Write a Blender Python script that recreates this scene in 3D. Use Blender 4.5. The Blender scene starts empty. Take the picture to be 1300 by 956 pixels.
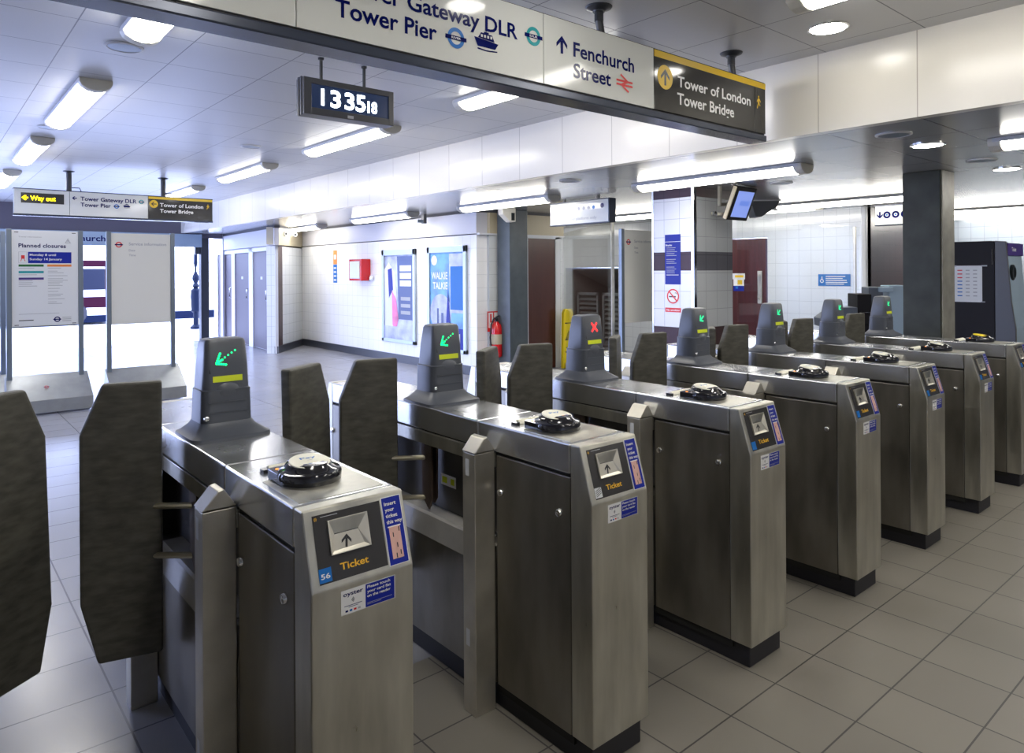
import bpy, bmesh, math, random
from mathutils import Vector, Matrix
random.seed(7)
R = math.radians
sc = bpy.context.scene
COL = sc.collection

# ------------------------------------------------------------------ camera
TH = R(40.232)
cam = bpy.data.cameras.new('camera'); cam.sensor_width = 36; cam.sensor_fit = 'HORIZONTAL'
cam.lens = 895.345 / 1300 * 36; cam.shift_y = (345.016 - 478) / 1300; cam.clip_end = 300; cam.clip_start = .05
co = bpy.data.objects.new('camera', cam); COL.objects.link(co)
co.matrix_world = Matrix.Translation((0, 0, 1.57)) @ Matrix.Rotation(-TH, 4, 'Z') @ Matrix.Rotation(R(90), 4, 'X') @ Matrix.Rotation(R(-.327), 4, 'Z')
sc.camera = co

# ------------------------------------------------------------------ world, light levels, exposure
W = bpy.data.worlds.new('sky'); sc.world = W; W.use_nodes = True
bg = W.node_tree.nodes['Background']; bg.inputs[0].default_value = (.50, .60, 1.0, 1); bg.inputs[1].default_value = 6.5
TUBE = 13.0          # fluorescent diffusers
DOWN = 16.0          # round downlights
sc.view_settings.view_transform = 'Standard'; sc.view_settings.look = 'None'
sc.view_settings.gamma = 1; sc.view_settings.exposure = 0.80
try: sc.view_settings.use_curve_mapping = False
except Exception: pass

# ------------------------------------------------------------------ materials
def newmat(name):
    m = bpy.data.materials.new(name); m.use_nodes = True
    return m, m.node_tree.nodes, m.node_tree.links, m.node_tree.nodes['Principled BSDF']
def mat(name, c, rough=.5, metal=0., emit=None, es=1., spec=.5, var=0., vs=8., stretch=(1, 1, 1), bump=0., rvar=0., coat=0.):
    m, N, L, p = newmat(name)
    p.inputs['Base Color'].default_value = (*c, 1); p.inputs['Roughness'].default_value = rough
    p.inputs['Metallic'].default_value = metal; p.inputs['Specular IOR Level'].default_value = spec
    p.inputs['Coat Weight'].default_value = coat
    if emit: p.inputs['Emission Color'].default_value = (*emit, 1); p.inputs['Emission Strength'].default_value = es
    if var or bump or rvar:
        tc = N.new('ShaderNodeTexCoord'); mp = N.new('ShaderNodeMapping'); mp.inputs['Scale'].default_value = stretch
        L.new(tc.outputs['Object'], mp.inputs[0])
        n = N.new('ShaderNodeTexNoise'); n.inputs['Scale'].default_value = vs; n.inputs['Detail'].default_value = 6
        L.new(mp.outputs[0], n.inputs[0])
        if var:
            mr = N.new('ShaderNodeMapRange'); mr.inputs[1].default_value = .3; mr.inputs[2].default_value = .7
            mr.inputs[3].default_value = 1 - var; mr.inputs[4].default_value = 1 + var; L.new(n.outputs[0], mr.inputs[0])
            mx = N.new('ShaderNodeMix'); mx.data_type = 'RGBA'; mx.blend_type = 'MULTIPLY'; mx.inputs[0].default_value = 1
            mx.inputs[6].default_value = (*c, 1); L.new(mr.outputs[0], mx.inputs[7]); L.new(mx.outputs[2], p.inputs['Base Color'])
        if rvar:
            mr = N.new('ShaderNodeMapRange'); mr.inputs[1].default_value = .3; mr.inputs[2].default_value = .7
            mr.inputs[3].default_value = rough - rvar; mr.inputs[4].default_value = rough + rvar
            L.new(n.outputs[0], mr.inputs[0]); L.new(mr.outputs[0], p.inputs['Roughness'])
        if bump:
            b = N.new('ShaderNodeBump'); b.inputs['Strength'].default_value = bump; b.inputs['Distance'].default_value = .002
            L.new(n.outputs[0], b.inputs['Height']); L.new(b.outputs[0], p.inputs['Normal'])
    return m
def tiles(name, c, line, ax, per, off, lw, rough, metal=0., spec=.5, var=.05, vs=3., bump=.3, rvar=0., coat=0., c2=None):
    """wall, floor or ceiling tiles: joints at off + k*per along the two world axes"""
    m, N, L, p = newmat(name)
    g = N.new('ShaderNodeNewGeometry'); s = N.new('ShaderNodeSeparateXYZ'); L.new(g.outputs['Position'], s.inputs[0])
    def M(op, a, b=None):
        n = N.new('ShaderNodeMath'); n.operation = op
        for i, v in enumerate((a, b)):
            if v is None: continue
            if isinstance(v, (int, float)): n.inputs[i].default_value = v
            else: L.new(v, n.inputs[i])
        return n.outputs[0]
    masks = []; cells = []
    for k in range(2):
        t = M('DIVIDE', M('SUBTRACT', s.outputs[ax[k]], off[k] - lw / 2), per[k])
        masks.append(M('LESS_THAN', M('FRACT', t), lw / per[k])); cells.append(M('FLOOR', t))
    mask = M('MAXIMUM', *masks)
    wn = N.new('ShaderNodeTexWhiteNoise'); wn.noise_dimensions = '2D'
    cb = N.new('ShaderNodeCombineXYZ'); L.new(cells[0], cb.inputs[0]); L.new(cells[1], cb.inputs[1]); L.new(cb.outputs[0], wn.inputs['Vector'])
    no = N.new('ShaderNodeTexNoise'); no.inputs['Scale'].default_value = vs; no.inputs['Detail'].default_value = 5; L.new(g.outputs['Position'], no.inputs[0])
    f = M('ADD', M('MULTIPLY', M('SUBTRACT', wn.outputs['Value'], .5), var), M('ADD', M('MULTIPLY', M('SUBTRACT', no.outputs[0], .5), var * 2), 1.0))
    mx = N.new('ShaderNodeMix'); mx.data_type = 'RGBA'; mx.blend_type = 'MULTIPLY'; mx.inputs[0].default_value = 1
    mx.inputs[6].default_value = (*c, 1); L.new(f, mx.inputs[7])
    m2 = N.new('ShaderNodeMix'); m2.data_type = 'RGBA'; L.new(mask, m2.inputs[0]); L.new(mx.outputs[2], m2.inputs[6]); m2.inputs[7].default_value = (*line, 1)
    L.new(m2.outputs[2], p.inputs['Base Color'])
    p.inputs['Roughness'].default_value = rough; p.inputs['Metallic'].default_value = metal; p.inputs['Specular IOR Level'].default_value = spec
    p.inputs['Coat Weight'].default_value = coat
    if rvar: L.new(M('ADD', M('MULTIPLY', M('SUBTRACT', no.outputs[0], .5), rvar * 4), rough), p.inputs['Roughness'])
    if bump:
        b = N.new('ShaderNodeBump'); b.inputs['Strength'].default_value = bump; b.inputs['Distance'].default_value = .002
        L.new(M('SUBTRACT', 1.0, mask), b.inputs['Height']); L.new(b.outputs[0], p.inputs['Normal'])
    return m

M = {}
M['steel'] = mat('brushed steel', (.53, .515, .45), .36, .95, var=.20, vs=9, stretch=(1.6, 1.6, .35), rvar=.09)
M['steel_top'] = mat('window-lit steel lid', (.68, .69, .70), .24, .95, var=.06, vs=4, rvar=.06)  # colour brightened to stand for windows mirrored in the lid tops
M['steel_side'] = mat('shaded steel side', (.25, .235, .205), .38, .9, var=.26, vs=7, stretch=(1, 1, .35), rvar=.08)  # darker copy of the gate steel, shade painted into the sides
M['steel_dark'] = mat('dark inner steel', (.12, .115, .11), .4, .5, var=.1)
M['steel_light'] = mat('satin steel post', (.62, .59, .51), .4, .85, var=.12, vs=9, rvar=.08)
M['chrome'] = mat('chrome', (.75, .75, .75), .12, 1)
M['brass'] = mat('worn brass tube', (.52, .48, .36), .3, .9)
M['plinth'] = mat('black plinth', (.012, .012, .018), .5)
M['gap'] = mat('dark seam', (.01, .01, .01), .7)
M['rubber'] = mat('scuffed paddle rubber', (.070, .067, .054), .55, var=.35, vs=16, stretch=(1, 1, 3), bump=.5)
M['pod'] = mat('grey blue plastic', (.072, .080, .100), .38, var=.08)
M['screen'] = mat('black screen', (.010, .013, .015), .3, spec=.3)
M['pivot'] = mat('worn brown steel', (.15, .11, .085), .35, .6, var=.3)
M['shelf'] = mat('lit shelf steel', (.50, .49, .47), .5, .3, var=.1)  # paler than the housing steel: light on the shelf put into its colour
M['gloss_black'] = mat('glossy black', (.010, .010, .014), .12, coat=.5)
M['cream'] = mat('cream disc', (.80, .78, .66), .4)
M['orange_led'] = mat('orange led', (.9, .25, .05), .4, emit=(1, .3, .05), es=1)
M['green_led'] = mat('green led', (0, .6, .2), .4, emit=(.0, 1, .16), es=2)
M['green_dim'] = mat('green indicator', (0, .5, .2), .4, emit=(.02, .75, .25), es=.8)
M['red_led'] = mat('red led', (.9, 0, 0), .4, emit=(1, .03, .03), es=1.5)
M['lime'] = mat('lime label', (.62, .72, .02), .45)
M['white'] = mat('white print', (.80, .80, .80), .45)
M['paper'] = mat('white paper', (.72, .74, .76), .55)
M['blue'] = mat('blue print', (.005, .018, .30), .4, spec=.3)
M['navy'] = mat('navy print', (.003, .007, .10), .15, spec=.15)
M['sky'] = mat('light blue print', (.01, .15, .50), .4, spec=.3)
M['teal'] = mat('teal print', (0, .30, .33), .4)
M['red'] = mat('red print', (.70, .03, .03), .4)
M['yellow'] = mat('yellow print', (.80, .52, .02), .4)
M['amber'] = mat('amber print', (.80, .45, .02), .4)
M['black'] = mat('black print', (.02, .02, .022), .35)
M['charcoal'] = mat('charcoal panel', (.035, .033, .033), .25)
M['pink'] = mat('pink ticket', (.70, .42, .36), .5)
M['green'] = mat('green print', (.01, .13, .03), .5)
M['orange'] = mat('orange print', (.80, .25, .05), .5)
M['purple'] = mat('purple print', (.06, .03, .22), .5)
M['grey'] = mat('grey print', (.40, .41, .44), .5)
M['sign_white'] = mat('enamel sign white', (.68, .69, .66), .10, spec=.35)
M['sign_black'] = mat('enamel sign black', (.035, .034, .032), .10, spec=.5)
M['rail'] = mat('blue grey sign rail', (.045, .055, .085), .25, .3)
M['iron'] = mat('dark painted iron', (.03, .034, .042), .4)
M['case'] = mat('dark clock case', (.06, .06, .066), .35, .4)
M['lamp_end'] = mat('grey lamp end cap', (.60, .58, .51), .45)
M['lamp_body'] = mat('pale lamp housing', (.55, .55, .56), .4)
M['tube'] = mat('lit diffuser', (.9, .9, .9), .5, emit=(1, .96, .88), es=TUBE)
M['down'] = mat('lit downlight', (.9, .9, .9), .5, emit=(1, .97, .90), es=DOWN)
M['digits'] = mat('clock digits', (.9, .95, 1), .5, emit=(.75, .88, 1), es=9)
M['clock_face'] = mat('clock glass', (.010, .018, .045), .25, emit=(.02, .06, .2), es=.12)
M['signlit'] = mat('lit yellow letters', (.9, .7, 0), .5, emit=(1, .80, 0), es=2.2)
M['tv'] = mat('lit monitor picture', (.12, .16, .4), .3, emit=(.30, .42, 1), es=.42)
M['tv2'] = mat('lit monitor shapes', (.05, .2, .7), .3, emit=(.03, .15, .7), es=.3)
M['brown_door'] = mat('brown laminate', (.075, .022, .015), .35, var=.12, vs=3, stretch=(4, 4, .4))
M['maroon_door'] = mat('maroon wood door', (.065, .012, .014), .3, var=.3, vs=3, stretch=(6, 6, .35))
M['cupboard'] = mat('aubergine cupboard door', (.030, .018, .033), .4)
M['frame_white'] = mat('white painted frame', (.66, .68, .72), .4)
M['beige'] = mat('beige fascia panel', (.50, .44, .31), .5)
M['lilac'] = mat('lilac grey fascia', (.55, .55, .60), .45)
M['fascia_dark'] = mat('dark fascia', (.12, .11, .14), .5)
M['col_grey'] = mat('grey blue painted column', (.060, .075, .085), .38, var=.2, vs=5, rvar=.06)
M['col_dark'] = mat('dark green grey column', (.034, .038, .034), .5, spec=.2, var=.3, vs=4)
M['col_light'] = mat('pale column side', (.28, .27, .23), .4, var=.2)  # for the column's narrow face, much paler than the shaft
M['stand_post'] = mat('blue grey steel upright', (.20, .24, .29), .35, .5)
M['stand_base'] = mat('aluminium stand base', (.34, .36, .38), .38, .7, var=.08)
M['board'] = mat('grey white board', (.74, .74, .70), .4)
M['pframe'] = mat('poster frame', (.45, .52, .57), .35, .5)
M['art_blue'] = mat('poster sea blue', (.10, .30, .62), .3, var=.6, vs=3)
M['art_mix'] = mat('poster pale lilac', (.42, .46, .70), .3, var=.5, vs=4)
M['art_pink'] = mat('poster pink', (.75, .15, .35), .3, var=.3, vs=6)
M['art_dark'] = mat('poster dark blue', (.03, .06, .20), .3)
M['red_gloss'] = mat('red enamel', (.60, .008, .012), .25, coat=.4)
M['yellow_plastic'] = mat('yellow plastic', (.80, .62, .01), .4)
M['machine'] = mat('dark machine side', (.014, .013, .016), .55, spec=.2)
M['machine_grey'] = mat('machine grey', (.075, .078, .088), .4)
M['recess'] = mat('grey green recess', (.20, .20, .19), .5)
M['machine_blue'] = mat('machine front', (.32, .42, .52), .25)
M['slate'] = mat('slate plastic', (.10, .12, .16), .4)
M['pave'] = mat('pale paving', (.72, .72, .74), .8, var=.05, vs=1)
M['van_white'] = mat('van white', (.8, .8, .82), .3)
M['van_maroon'] = mat('van maroon', (.022, .001, .008), .6, spec=.1)
M['van_blue'] = mat('van blue skirt', (.002, .006, .022), .6, spec=.1)
M['glassdark'] = mat('dark glazing', (.012, .015, .028), .3, spec=.2)
M['lamp_blue'] = mat('blue cast iron', (.001, .005, .018), .5, spec=.15)
M['leaf'] = mat('green hedge', (.10, .2, .06), .8, var=.4, vs=6, bump=1)
M['soffit'] = mat('dark joint', (.05, .05, .06), .6)
# glass of the screens
gm, GN, GL, gp = newmat('clear glass screen')
tr = GN.new('ShaderNodeBsdfTransparent'); tr.inputs[0].default_value = (.975, .985, .98, 1)
gl = GN.new('ShaderNodeBsdfGlossy'); gl.inputs['Roughness'].default_value = .04
lw_ = GN.new('ShaderNodeLayerWeight'); pw = GN.new('ShaderNodeMath'); pw.operation = 'POWER'; pw.inputs[1].default_value = 5; GL.new(lw_.outputs['Facing'], pw.inputs[0])
fr = GN.new('ShaderNodeMath'); fr.operation = 'MULTIPLY_ADD'; fr.inputs[1].default_value = .8; fr.inputs[2].default_value = .035; GL.new(pw.outputs[0], fr.inputs[0])
mi = GN.new('ShaderNodeMixShader'); GL.new(fr.outputs[0], mi.inputs[0]); GL.new(tr.outputs[0], mi.inputs[1]); GL.new(gl.outputs[0], mi.inputs[2])
GL.new(mi.outputs[0], GN['Material Output'].inputs[0]); M['glass'] = gm

M['floor_near'] = tiles('floor tiles by the gates', (.190, .175, .150), (.045, .042, .04), (0, 1), (.30, .30), (.088, .205), .006, .42, var=.10, vs=2.2, rvar=.05)
M['floor_far'] = tiles('floor tiles in the hall', (.29, .295, .33), (.10, .10, .13), (0, 1), (.67, .316), (.56, .163), .007, .24, var=.06, vs=1.5, rvar=.04)  # base colour raised and blued to carry the daylight glare
M['ceil'] = tiles('metal ceiling tiles', (.51, .51, .51), (.09, .09, .11), (0, 1), (.63, .608), (.09, .42), .007, .36, metal=0, spec=.6, var=.03, vs=.8, bump=.2)
M['ceil_low'] = tiles('low metal ceiling tiles', (.31, .315, .32), (.07, .07, .08), (0, 1), (.675, .61), (.0, .46), .007, .19, metal=.12, spec=.5, var=.03, vs=.8, bump=.2)
M['bulk'] = tiles('bulkhead panels', (.72, .69, .62), (.40, .37, .32), (1, 2), (.618, 4.), (1.683 - .618 * 20, -.5), .006, .22, spec=.5, var=.02, bump=.2)
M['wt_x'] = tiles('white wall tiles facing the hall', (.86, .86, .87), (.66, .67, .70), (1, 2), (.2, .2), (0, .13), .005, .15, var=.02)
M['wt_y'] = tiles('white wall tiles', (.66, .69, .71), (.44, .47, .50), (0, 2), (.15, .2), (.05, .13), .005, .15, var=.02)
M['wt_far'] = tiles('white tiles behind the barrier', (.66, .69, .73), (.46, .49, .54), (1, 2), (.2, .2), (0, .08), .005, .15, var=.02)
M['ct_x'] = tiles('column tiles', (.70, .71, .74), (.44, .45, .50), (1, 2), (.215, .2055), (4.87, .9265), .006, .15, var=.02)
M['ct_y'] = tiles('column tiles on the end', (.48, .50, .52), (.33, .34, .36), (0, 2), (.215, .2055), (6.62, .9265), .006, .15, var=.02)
M['bt_x'] = tiles('brown tiles', (.045, .018, .022), (.018, .01, .012), (1, 2), (.215, .2055), (4.87, .9265), .006, .3, spec=.25, var=.1)
M['bt_y'] = tiles('brown tiles on the end', (.060, .034, .036), (.02, .012, .014), (0, 2), (.215, .2055), (6.62, .9265), .006, .3, var=.1)
M['gt_y'] = tiles('slate tiles on the end', (.12, .12, .14), (.06, .06, .07), (0, 2), (.215, .2055), (6.62, .9265), .006, .12, var=.1)
M['bluetile'] = tiles('grey blue wall tiles', (.34, .39, .46), (.22, .25, .30), (1, 2), (.2, .2), (0, .1), .006, .2, var=.03)
M['base_dark'] = mat('dark skirting tile', (.05, .055, .07), .3)

# ------------------------------------------------------------------ mesh helpers
def box(bm, x0, x1, y0, y1, z0, z1, bev=0., mi=0, seg=2):
    b = bmesh.new()
    v = [b.verts.new(p) for p in ((x0, y0, z0), (x1, y0, z0), (x1, y1, z0), (x0, y1, z0), (x0, y0, z1), (x1, y0, z1), (x1, y1, z1), (x0, y1, z1))]
    for f in ((0, 3, 2, 1), (4, 5, 6, 7), (0, 1, 5, 4), (1, 2, 6, 5), (2, 3, 7, 6), (3, 0, 4, 7)): b.faces.new([v[i] for i in f])
    if bev: bmesh.ops.bevel(b, geom=list(b.edges), offset=bev, segments=seg, affect='EDGES', profile=.5)
    merge(bm, b, mi)
def merge(bm, b, mi=0, mtx=None, sm=False):
    if mtx is not None: bmesh.ops.transform(b, matrix=mtx, verts=b.verts)
    mp = {v: bm.verts.new(v.co) for v in b.verts}
    for f in b.faces:
        try: nf = bm.faces.new([mp[v] for v in f.verts]); nf.material_index = mi if mi is not None else f.material_index; nf.smooth = sm
        except ValueError: pass
    b.free()
def prism(bm, pts, fr, d, bev=0., mi=0, seg=2, mtx=None):
    """pts 2D; fr(a,b,t) -> 3D; extruded t over d=(t0,t1)"""
    b = bmesh.new()
    A = [b.verts.new(fr(p[0], p[1], d[0])) for p in pts]; B = [b.verts.new(fr(p[0], p[1], d[1])) for p in pts]
    b.faces.new(A); b.faces.new(B[::-1]); n = len(pts)
    for i in range(n): b.faces.new((A[i], B[i], B[(i + 1) % n], A[(i + 1) % n]))
    bmesh.ops.recalc_face_normals(b, faces=b.faces)
    if bev: bmesh.ops.bevel(b, geom=list(b.edges), offset=bev, segments=seg, affect='EDGES', profile=.5)
    merge(bm, b, mi, mtx)
YZ = lambda a, b, t: (t, a, b)      # profile in y,z extruded along x
XZ = lambda a, b, t: (a, t, b)
XY = lambda a, b, t: (a, b, t)
def tube(bm, pts, r, n=10, mi=0, caps=True):
    P = [Vector(p) for p in pts]; rs = r if isinstance(r, (list, tuple)) else [r] * len(P); rings = []
    up = Vector((0, 0, 1))
    for i, p in enumerate(P):
        t = (P[min(i + 1, len(P) - 1)] - P[max(i - 1, 0)]).normalized()
        a = t.cross(up); a = t.cross(Vector((1, 0, 0))) if a.length < 1e-3 else a; a.normalize(); c = t.cross(a)
        rings.append([bm.verts.new(p + rs[i] * (math.cos(k * 2 * math.pi / n) * a + math.sin(k * 2 * math.pi / n) * c)) for k in range(n)])
    for i in range(len(rings) - 1):
        for k in range(n):
            f = bm.faces.new((rings[i][k], rings[i][(k + 1) % n], rings[i + 1][(k + 1) % n], rings[i + 1][k])); f.material_index = mi; f.smooth = True
    if caps:
        for rg in (rings[0], rings[-1]):
            try: bm.faces.new(rg).material_index = mi
            except ValueError: pass
def lathe(bm, prof, c=(0, 0, 0), n=32, mi=0, ax='z', mtx=None):
    b = bmesh.new(); rings = []
    for r, z in prof:
        ring = []
        for k in range(n):
            a = 2 * math.pi * k / n; x, y = r * math.cos(a), r * math.sin(a)
            p = (x, y, z) if ax == 'z' else ((x, z, y) if ax == 'y' else (z, x, y))
            ring.append(b.verts.new(p))
        rings.append(ring)
    for i in range(len(rings) - 1):
        for k in range(n): b.faces.new((rings[i][k], rings[i][(k + 1) % n], rings[i + 1][(k + 1) % n], rings[i + 1][k]))
    b.faces.new(rings[0]); b.faces.new(rings[-1])
    bmesh.ops.recalc_face_normals(b, faces=b.faces)
    if mtx is not None: bmesh.ops.transform(b, matrix=mtx, verts=b.verts)
    merge(bm, b, mi, Matrix.Translation(c), True)
def rrect(x0, x1, y0, y1, r, n=5):
    out = []
    for cx, cy, a0 in ((x1 - r, y1 - r, 0), (x0 + r, y1 - r, 90), (x0 + r, y0 + r, 180), (x1 - r, y0 + r, 270)):
        for k in range(n + 1):
            a = R(a0 + 90 * k / n); out.append((cx + r * math.cos(a), cy + r * math.sin(a)))
    return out
def loft(bm, secs, mi=0):
    b = bmesh.new(); rings = []
    for z, x0, x1, y0, y1, r in secs: rings.append([b.verts.new((x, y, z)) for x, y in rrect(x0, x1, y0, y1, r)])
    n = len(rings[0])
    for i in range(len(rings) - 1):
        for k in range(n): b.faces.new((rings[i][k], rings[i][(k + 1) % n], rings[i + 1][(k + 1) % n], rings[i + 1][k]))
    b.faces.new(rings[0]); b.faces.new(rings[-1]); bmesh.ops.recalc_face_normals(b, faces=b.faces)
    merge(bm, b, mi, None, True)
def obj(name, bm, mats, parent=None, loc=None, sharp=35):
    """one mesh object; bm may be a cached mesh"""
    if isinstance(bm, bpy.types.Mesh): me = bm
    else:
        me = bpy.data.meshes.new(name); bmesh.ops.recalc_face_normals(bm, faces=bm.faces) if False else None
        bm.to_mesh(me); bm.free()
        for m in (mats if isinstance(mats, (list, tuple)) else [mats]): me.materials.append(M[m] if isinstance(m, str) else m)
        fl = [p.use_smooth for p in me.polygons]; me.set_sharp_from_angle(angle=R(sharp)); me.polygons.foreach_set('use_smooth', fl)
    o = bpy.data.objects.new(name, me); COL.objects.link(o)
    if parent: o.parent = parent
    if loc: o.location = loc
    return o
def tag(o, label=None, cat=None, group=None, kind=None):
    if label: o['label'] = label
    if cat: o['category'] = cat
    if group: o['group'] = group
    if kind: o['kind'] = kind
    return o
def thing(name, label, cat, loc=(0, 0, 0), rz=0, group=None):
    o = bpy.data.objects.new(name, None); COL.objects.link(o); o.location = loc; o.rotation_euler = (0, 0, rz); o.empty_display_size = .2
    return tag(o, label, cat, group)
def struct(name, bm, mats, label=None):
    o = obj(name, bm, mats); tag(o, label, None, None, 'structure'); return o
def copy_tree(o, parent=None):
    c = o.copy(); COL.objects.link(c)
    if parent: c.parent = parent; c.matrix_parent_inverse = o.matrix_parent_inverse.copy()
    for ch in list(o.children): copy_tree(ch, c)
    return c

# ------------------------------------------------------------------ printing: letters and marks laid on a face
_tc = {}
def glyphs(s):
    if s not in _tc:
        cu = bpy.data.curves.new('t', 'FONT'); cu.body = s; cu.size = 1; cu.resolution_u = 3; cu.offset = .020
        to = bpy.data.objects.new('t', cu); COL.objects.link(to)
        dg = bpy.context.evaluated_depsgraph_get(); me = bpy.data.meshes.new_from_object(to.evaluated_get(dg))
        _tc[s] = ([(v.co.x, v.co.y) for v in me.vertices], [tuple(p.vertices) for p in me.polygons])
        bpy.data.objects.remove(to); bpy.data.curves.remove(cu); bpy.data.meshes.remove(me)
    return _tc[s]
CAP = max(y for x, y in glyphs('H')[0])
class Print:
    def __init__(s, o, U, V, lift=.0008):
        s.o, s.U, s.V = Vector(o), Vector(U).normalized(), Vector(V).normalized(); s.N = s.U.cross(s.V)
        s.v, s.f, s.mi, s.mats, s.l, s.lift = [], [], [], [], 1, lift
    def m(s, name):
        if name not in s.mats: s.mats.append(name)
        return s.mats.index(name)
    def raw(s, pts, faces, mat, l=None):
        b = len(s.v); l = s.l if l is None else l
        for x, y in pts: s.v.append(s.o + s.U * x + s.V * y + s.N * (l * s.lift))
        k = s.m(mat)
        for f in faces: s.f.append([b + i for i in f]); s.mi.append(k)
    def poly(s, pts, mat, l=None): s.raw(pts, [range(len(pts))], mat, l)
    def rect(s, x0, x1, y0, y1, mat, l=None): s.poly([(x0, y0), (x1, y0), (x1, y1), (x0, y1)], mat, l)
    def disc(s, x, y, r, mat, l=None, n=32, e=1): s.poly([(x + r * e * math.cos(2 * math.pi * k / n), y + r * math.sin(2 * math.pi * k / n)) for k in range(n)], mat, l)
    def ring(s, x, y, r1, r0, mat, l=None, n=36, a0=0, a1=360):
        k1 = n if a1 - a0 < 360 else n
        pts = []
        for k in range(n + 1):
            a = R(a0 + (a1 - a0) * k / n); pts += [(x + r0 * math.cos(a), y + r0 * math.sin(a)), (x + r1 * math.cos(a), y + r1 * math.sin(a))]
        s.raw(pts, [(2 * k, 2 * k + 1, 2 * k + 3, 2 * k + 2) for k in range(n)], mat, l)
    def line(s, p, q, w, mat, l=None):
        p, q = Vector(p), Vector(q); d = (q - p).normalized() * w / 2; n = Vector((-d.y, d.x))
        s.poly([tuple(p + n), tuple(p - n), tuple(q - n), tuple(q + n)], mat, l)
    def text(s, t, x0, y0, cap, mat, x1=None, l=None, width=None, right=None):
        g, fc = glyphs(t); k = cap / CAP; xs = [p[0] for p in g]; a, b = min(xs), max(xs)
        kx = k if x1 is None else (x1 - x0) / (b - a)
        if width: kx = k * width
        if right is not None: x0 = right - (b - a) * kx
        s.raw([(x0 + (x - a) * kx, y0 + y * k) for x, y in g], fc, mat, s.l + 1 if l is None else l)
    def arrow(s, x, y, h, ang, mat, w=None, l=None):
        w = w or h * .16; hh = h / 2; a = h * .42
        A = [(-w / 2, -hh), (w / 2, -hh), (w / 2, hh - w * 1.4), (-w / 2, hh - w * 1.4)]
        T = [(0, hh), (-a, hh - a * 1.05), (-a, hh - a * 1.05 - w * 1.2), (0, hh - w * 1.3), (a, hh - a * 1.05 - w * 1.2), (a, hh - a * 1.05)]
        c, d = math.cos(R(ang)), math.sin(R(ang)); f = lambda P: [(x + p[0] * c - p[1] * d, y + p[0] * d + p[1] * c) for p in P]
        l = s.l + 1 if l is None else l
        s.poly(f(A), mat, l); s.poly(f([T[0], T[1], T[2], T[3]]), mat, l); s.poly(f([T[0], T[3], T[4], T[5]]), mat, l)
    def roundel(s, x, y, r, ringmat, barmat, l=None, t=''):
        l = s.l + 1 if l is None else l
        s.ring(x, y, r, r * .62, ringmat, l); s.rect(x - r * 1.25, x + r * 1.25, y - r * .2, y + r * .2, barmat, l + 1)
        if t: s.text(t, x - r * .55, y - r * .1, r * .2, 'white', x1=x + r * .55, l=l + 2)
    def done(s, name, parent=None):
        me = bpy.data.meshes.new(name); me.from_pydata([tuple(p) for p in s.v], [], s.f)
        for m_ in s.mats: me.materials.append(M[m_])
        me.polygons.foreach_set('material_index', s.mi)
        o = bpy.data.objects.new(name, me); COL.objects.link(o)
        if parent: o.parent = parent
        return o

# ================================================================== SETTING
def slab(name, x0, x1, y0, y1, z0, z1, m, label=None):
    bm = bmesh.new(); box(bm, x0, x1, y0, y1, z0, z1); return struct(name, bm, m, label)
HC, LC = 3.03, 2.50
slab('floor', -6, 15, -5, 2.42, -.12, 0, 'floor_near', 'small grey floor tiles under and before the ticket gates')
slab('floor', -6, 15, 2.42, 17.4, -.12, 0, 'floor_far', 'floor tiles of the hall beyond the ticket gates, coloured paler for daylight')
slab('ceiling', -6, 4.67, -5, 17.4, HC, HC + .12, 'ceil', 'high ceiling of pale metal tiles over the hall')
slab('ceiling', 4.75, 15, -5, 17.4, LC, LC + .12, 'ceil_low', 'lower ceiling of shiny metal tiles at the right')
slab('wall_bulkhead', 4.67, 4.75, -5, 17.4, LC, HC + .12, 'bulk', 'cream panelled bulkhead where the ceiling steps down')
slab('wall_back_fascia', -6, 5.6, 17.3, 17.45, 2.40, HC + .12, 'fascia_dark', 'dark fascia over the street entrance')
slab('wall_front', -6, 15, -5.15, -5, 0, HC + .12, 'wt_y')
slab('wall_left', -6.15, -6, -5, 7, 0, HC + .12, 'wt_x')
slab('wall_far_right', 14, 14.15, -5, 4.58, 0, LC, 'bluetile', 'grey blue tiled wall behind the dark machine')
slab('pavement', -40, 60, 17.4, 80, -.14, -.01, 'pave').name = 'floor_street'
slab('floor_street', -40, -6, -10, 17.4, -.14, -.01, 'pave')

# poster wall: x = 6.45
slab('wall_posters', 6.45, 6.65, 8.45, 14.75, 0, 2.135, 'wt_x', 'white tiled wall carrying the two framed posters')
slab('trim_1', 6.44, 6.65, 8.44, 14.75, 2.15, 2.47, 'lilac')
slab('baseboard_posters', 6.43, 6.46, 8.43, 14.75, 0, .14, 'base_dark')
# wall with the brown door: y = 8.4
slab('wall_brown_door', 6.65, 7.34, 8.4, 8.6, 0, 2.135, 'wt_y')
slab('wall_brown_door', 8.06, 8.2, 8.4, 8.6, 0, 2.135, 'wt_y')
slab('trim_2', 6.65, 8.22, 8.38, 8.6, 2.15, 2.47, 'beige')
slab('trim_3', 6.44, 8.22, 8.36, 8.42, 2.13, 2.155, 'frame_white')
slab('trim_4', 6.42, 8.3, 8.34, 8.6, 2.47, 2.5, 'soffit')
slab('trim_4', 6.41, 6.65, 8.6, 14.75, 2.472, 2.498, 'soffit')
slab('wall_side_passage', 8.1, 8.2, 8.6, 17.4, 0, LC, 'wt_far')
slab('wall_beyond', 8.2, 10.7, 15, 15.15, 0, LC, 'wt_y')
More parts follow.
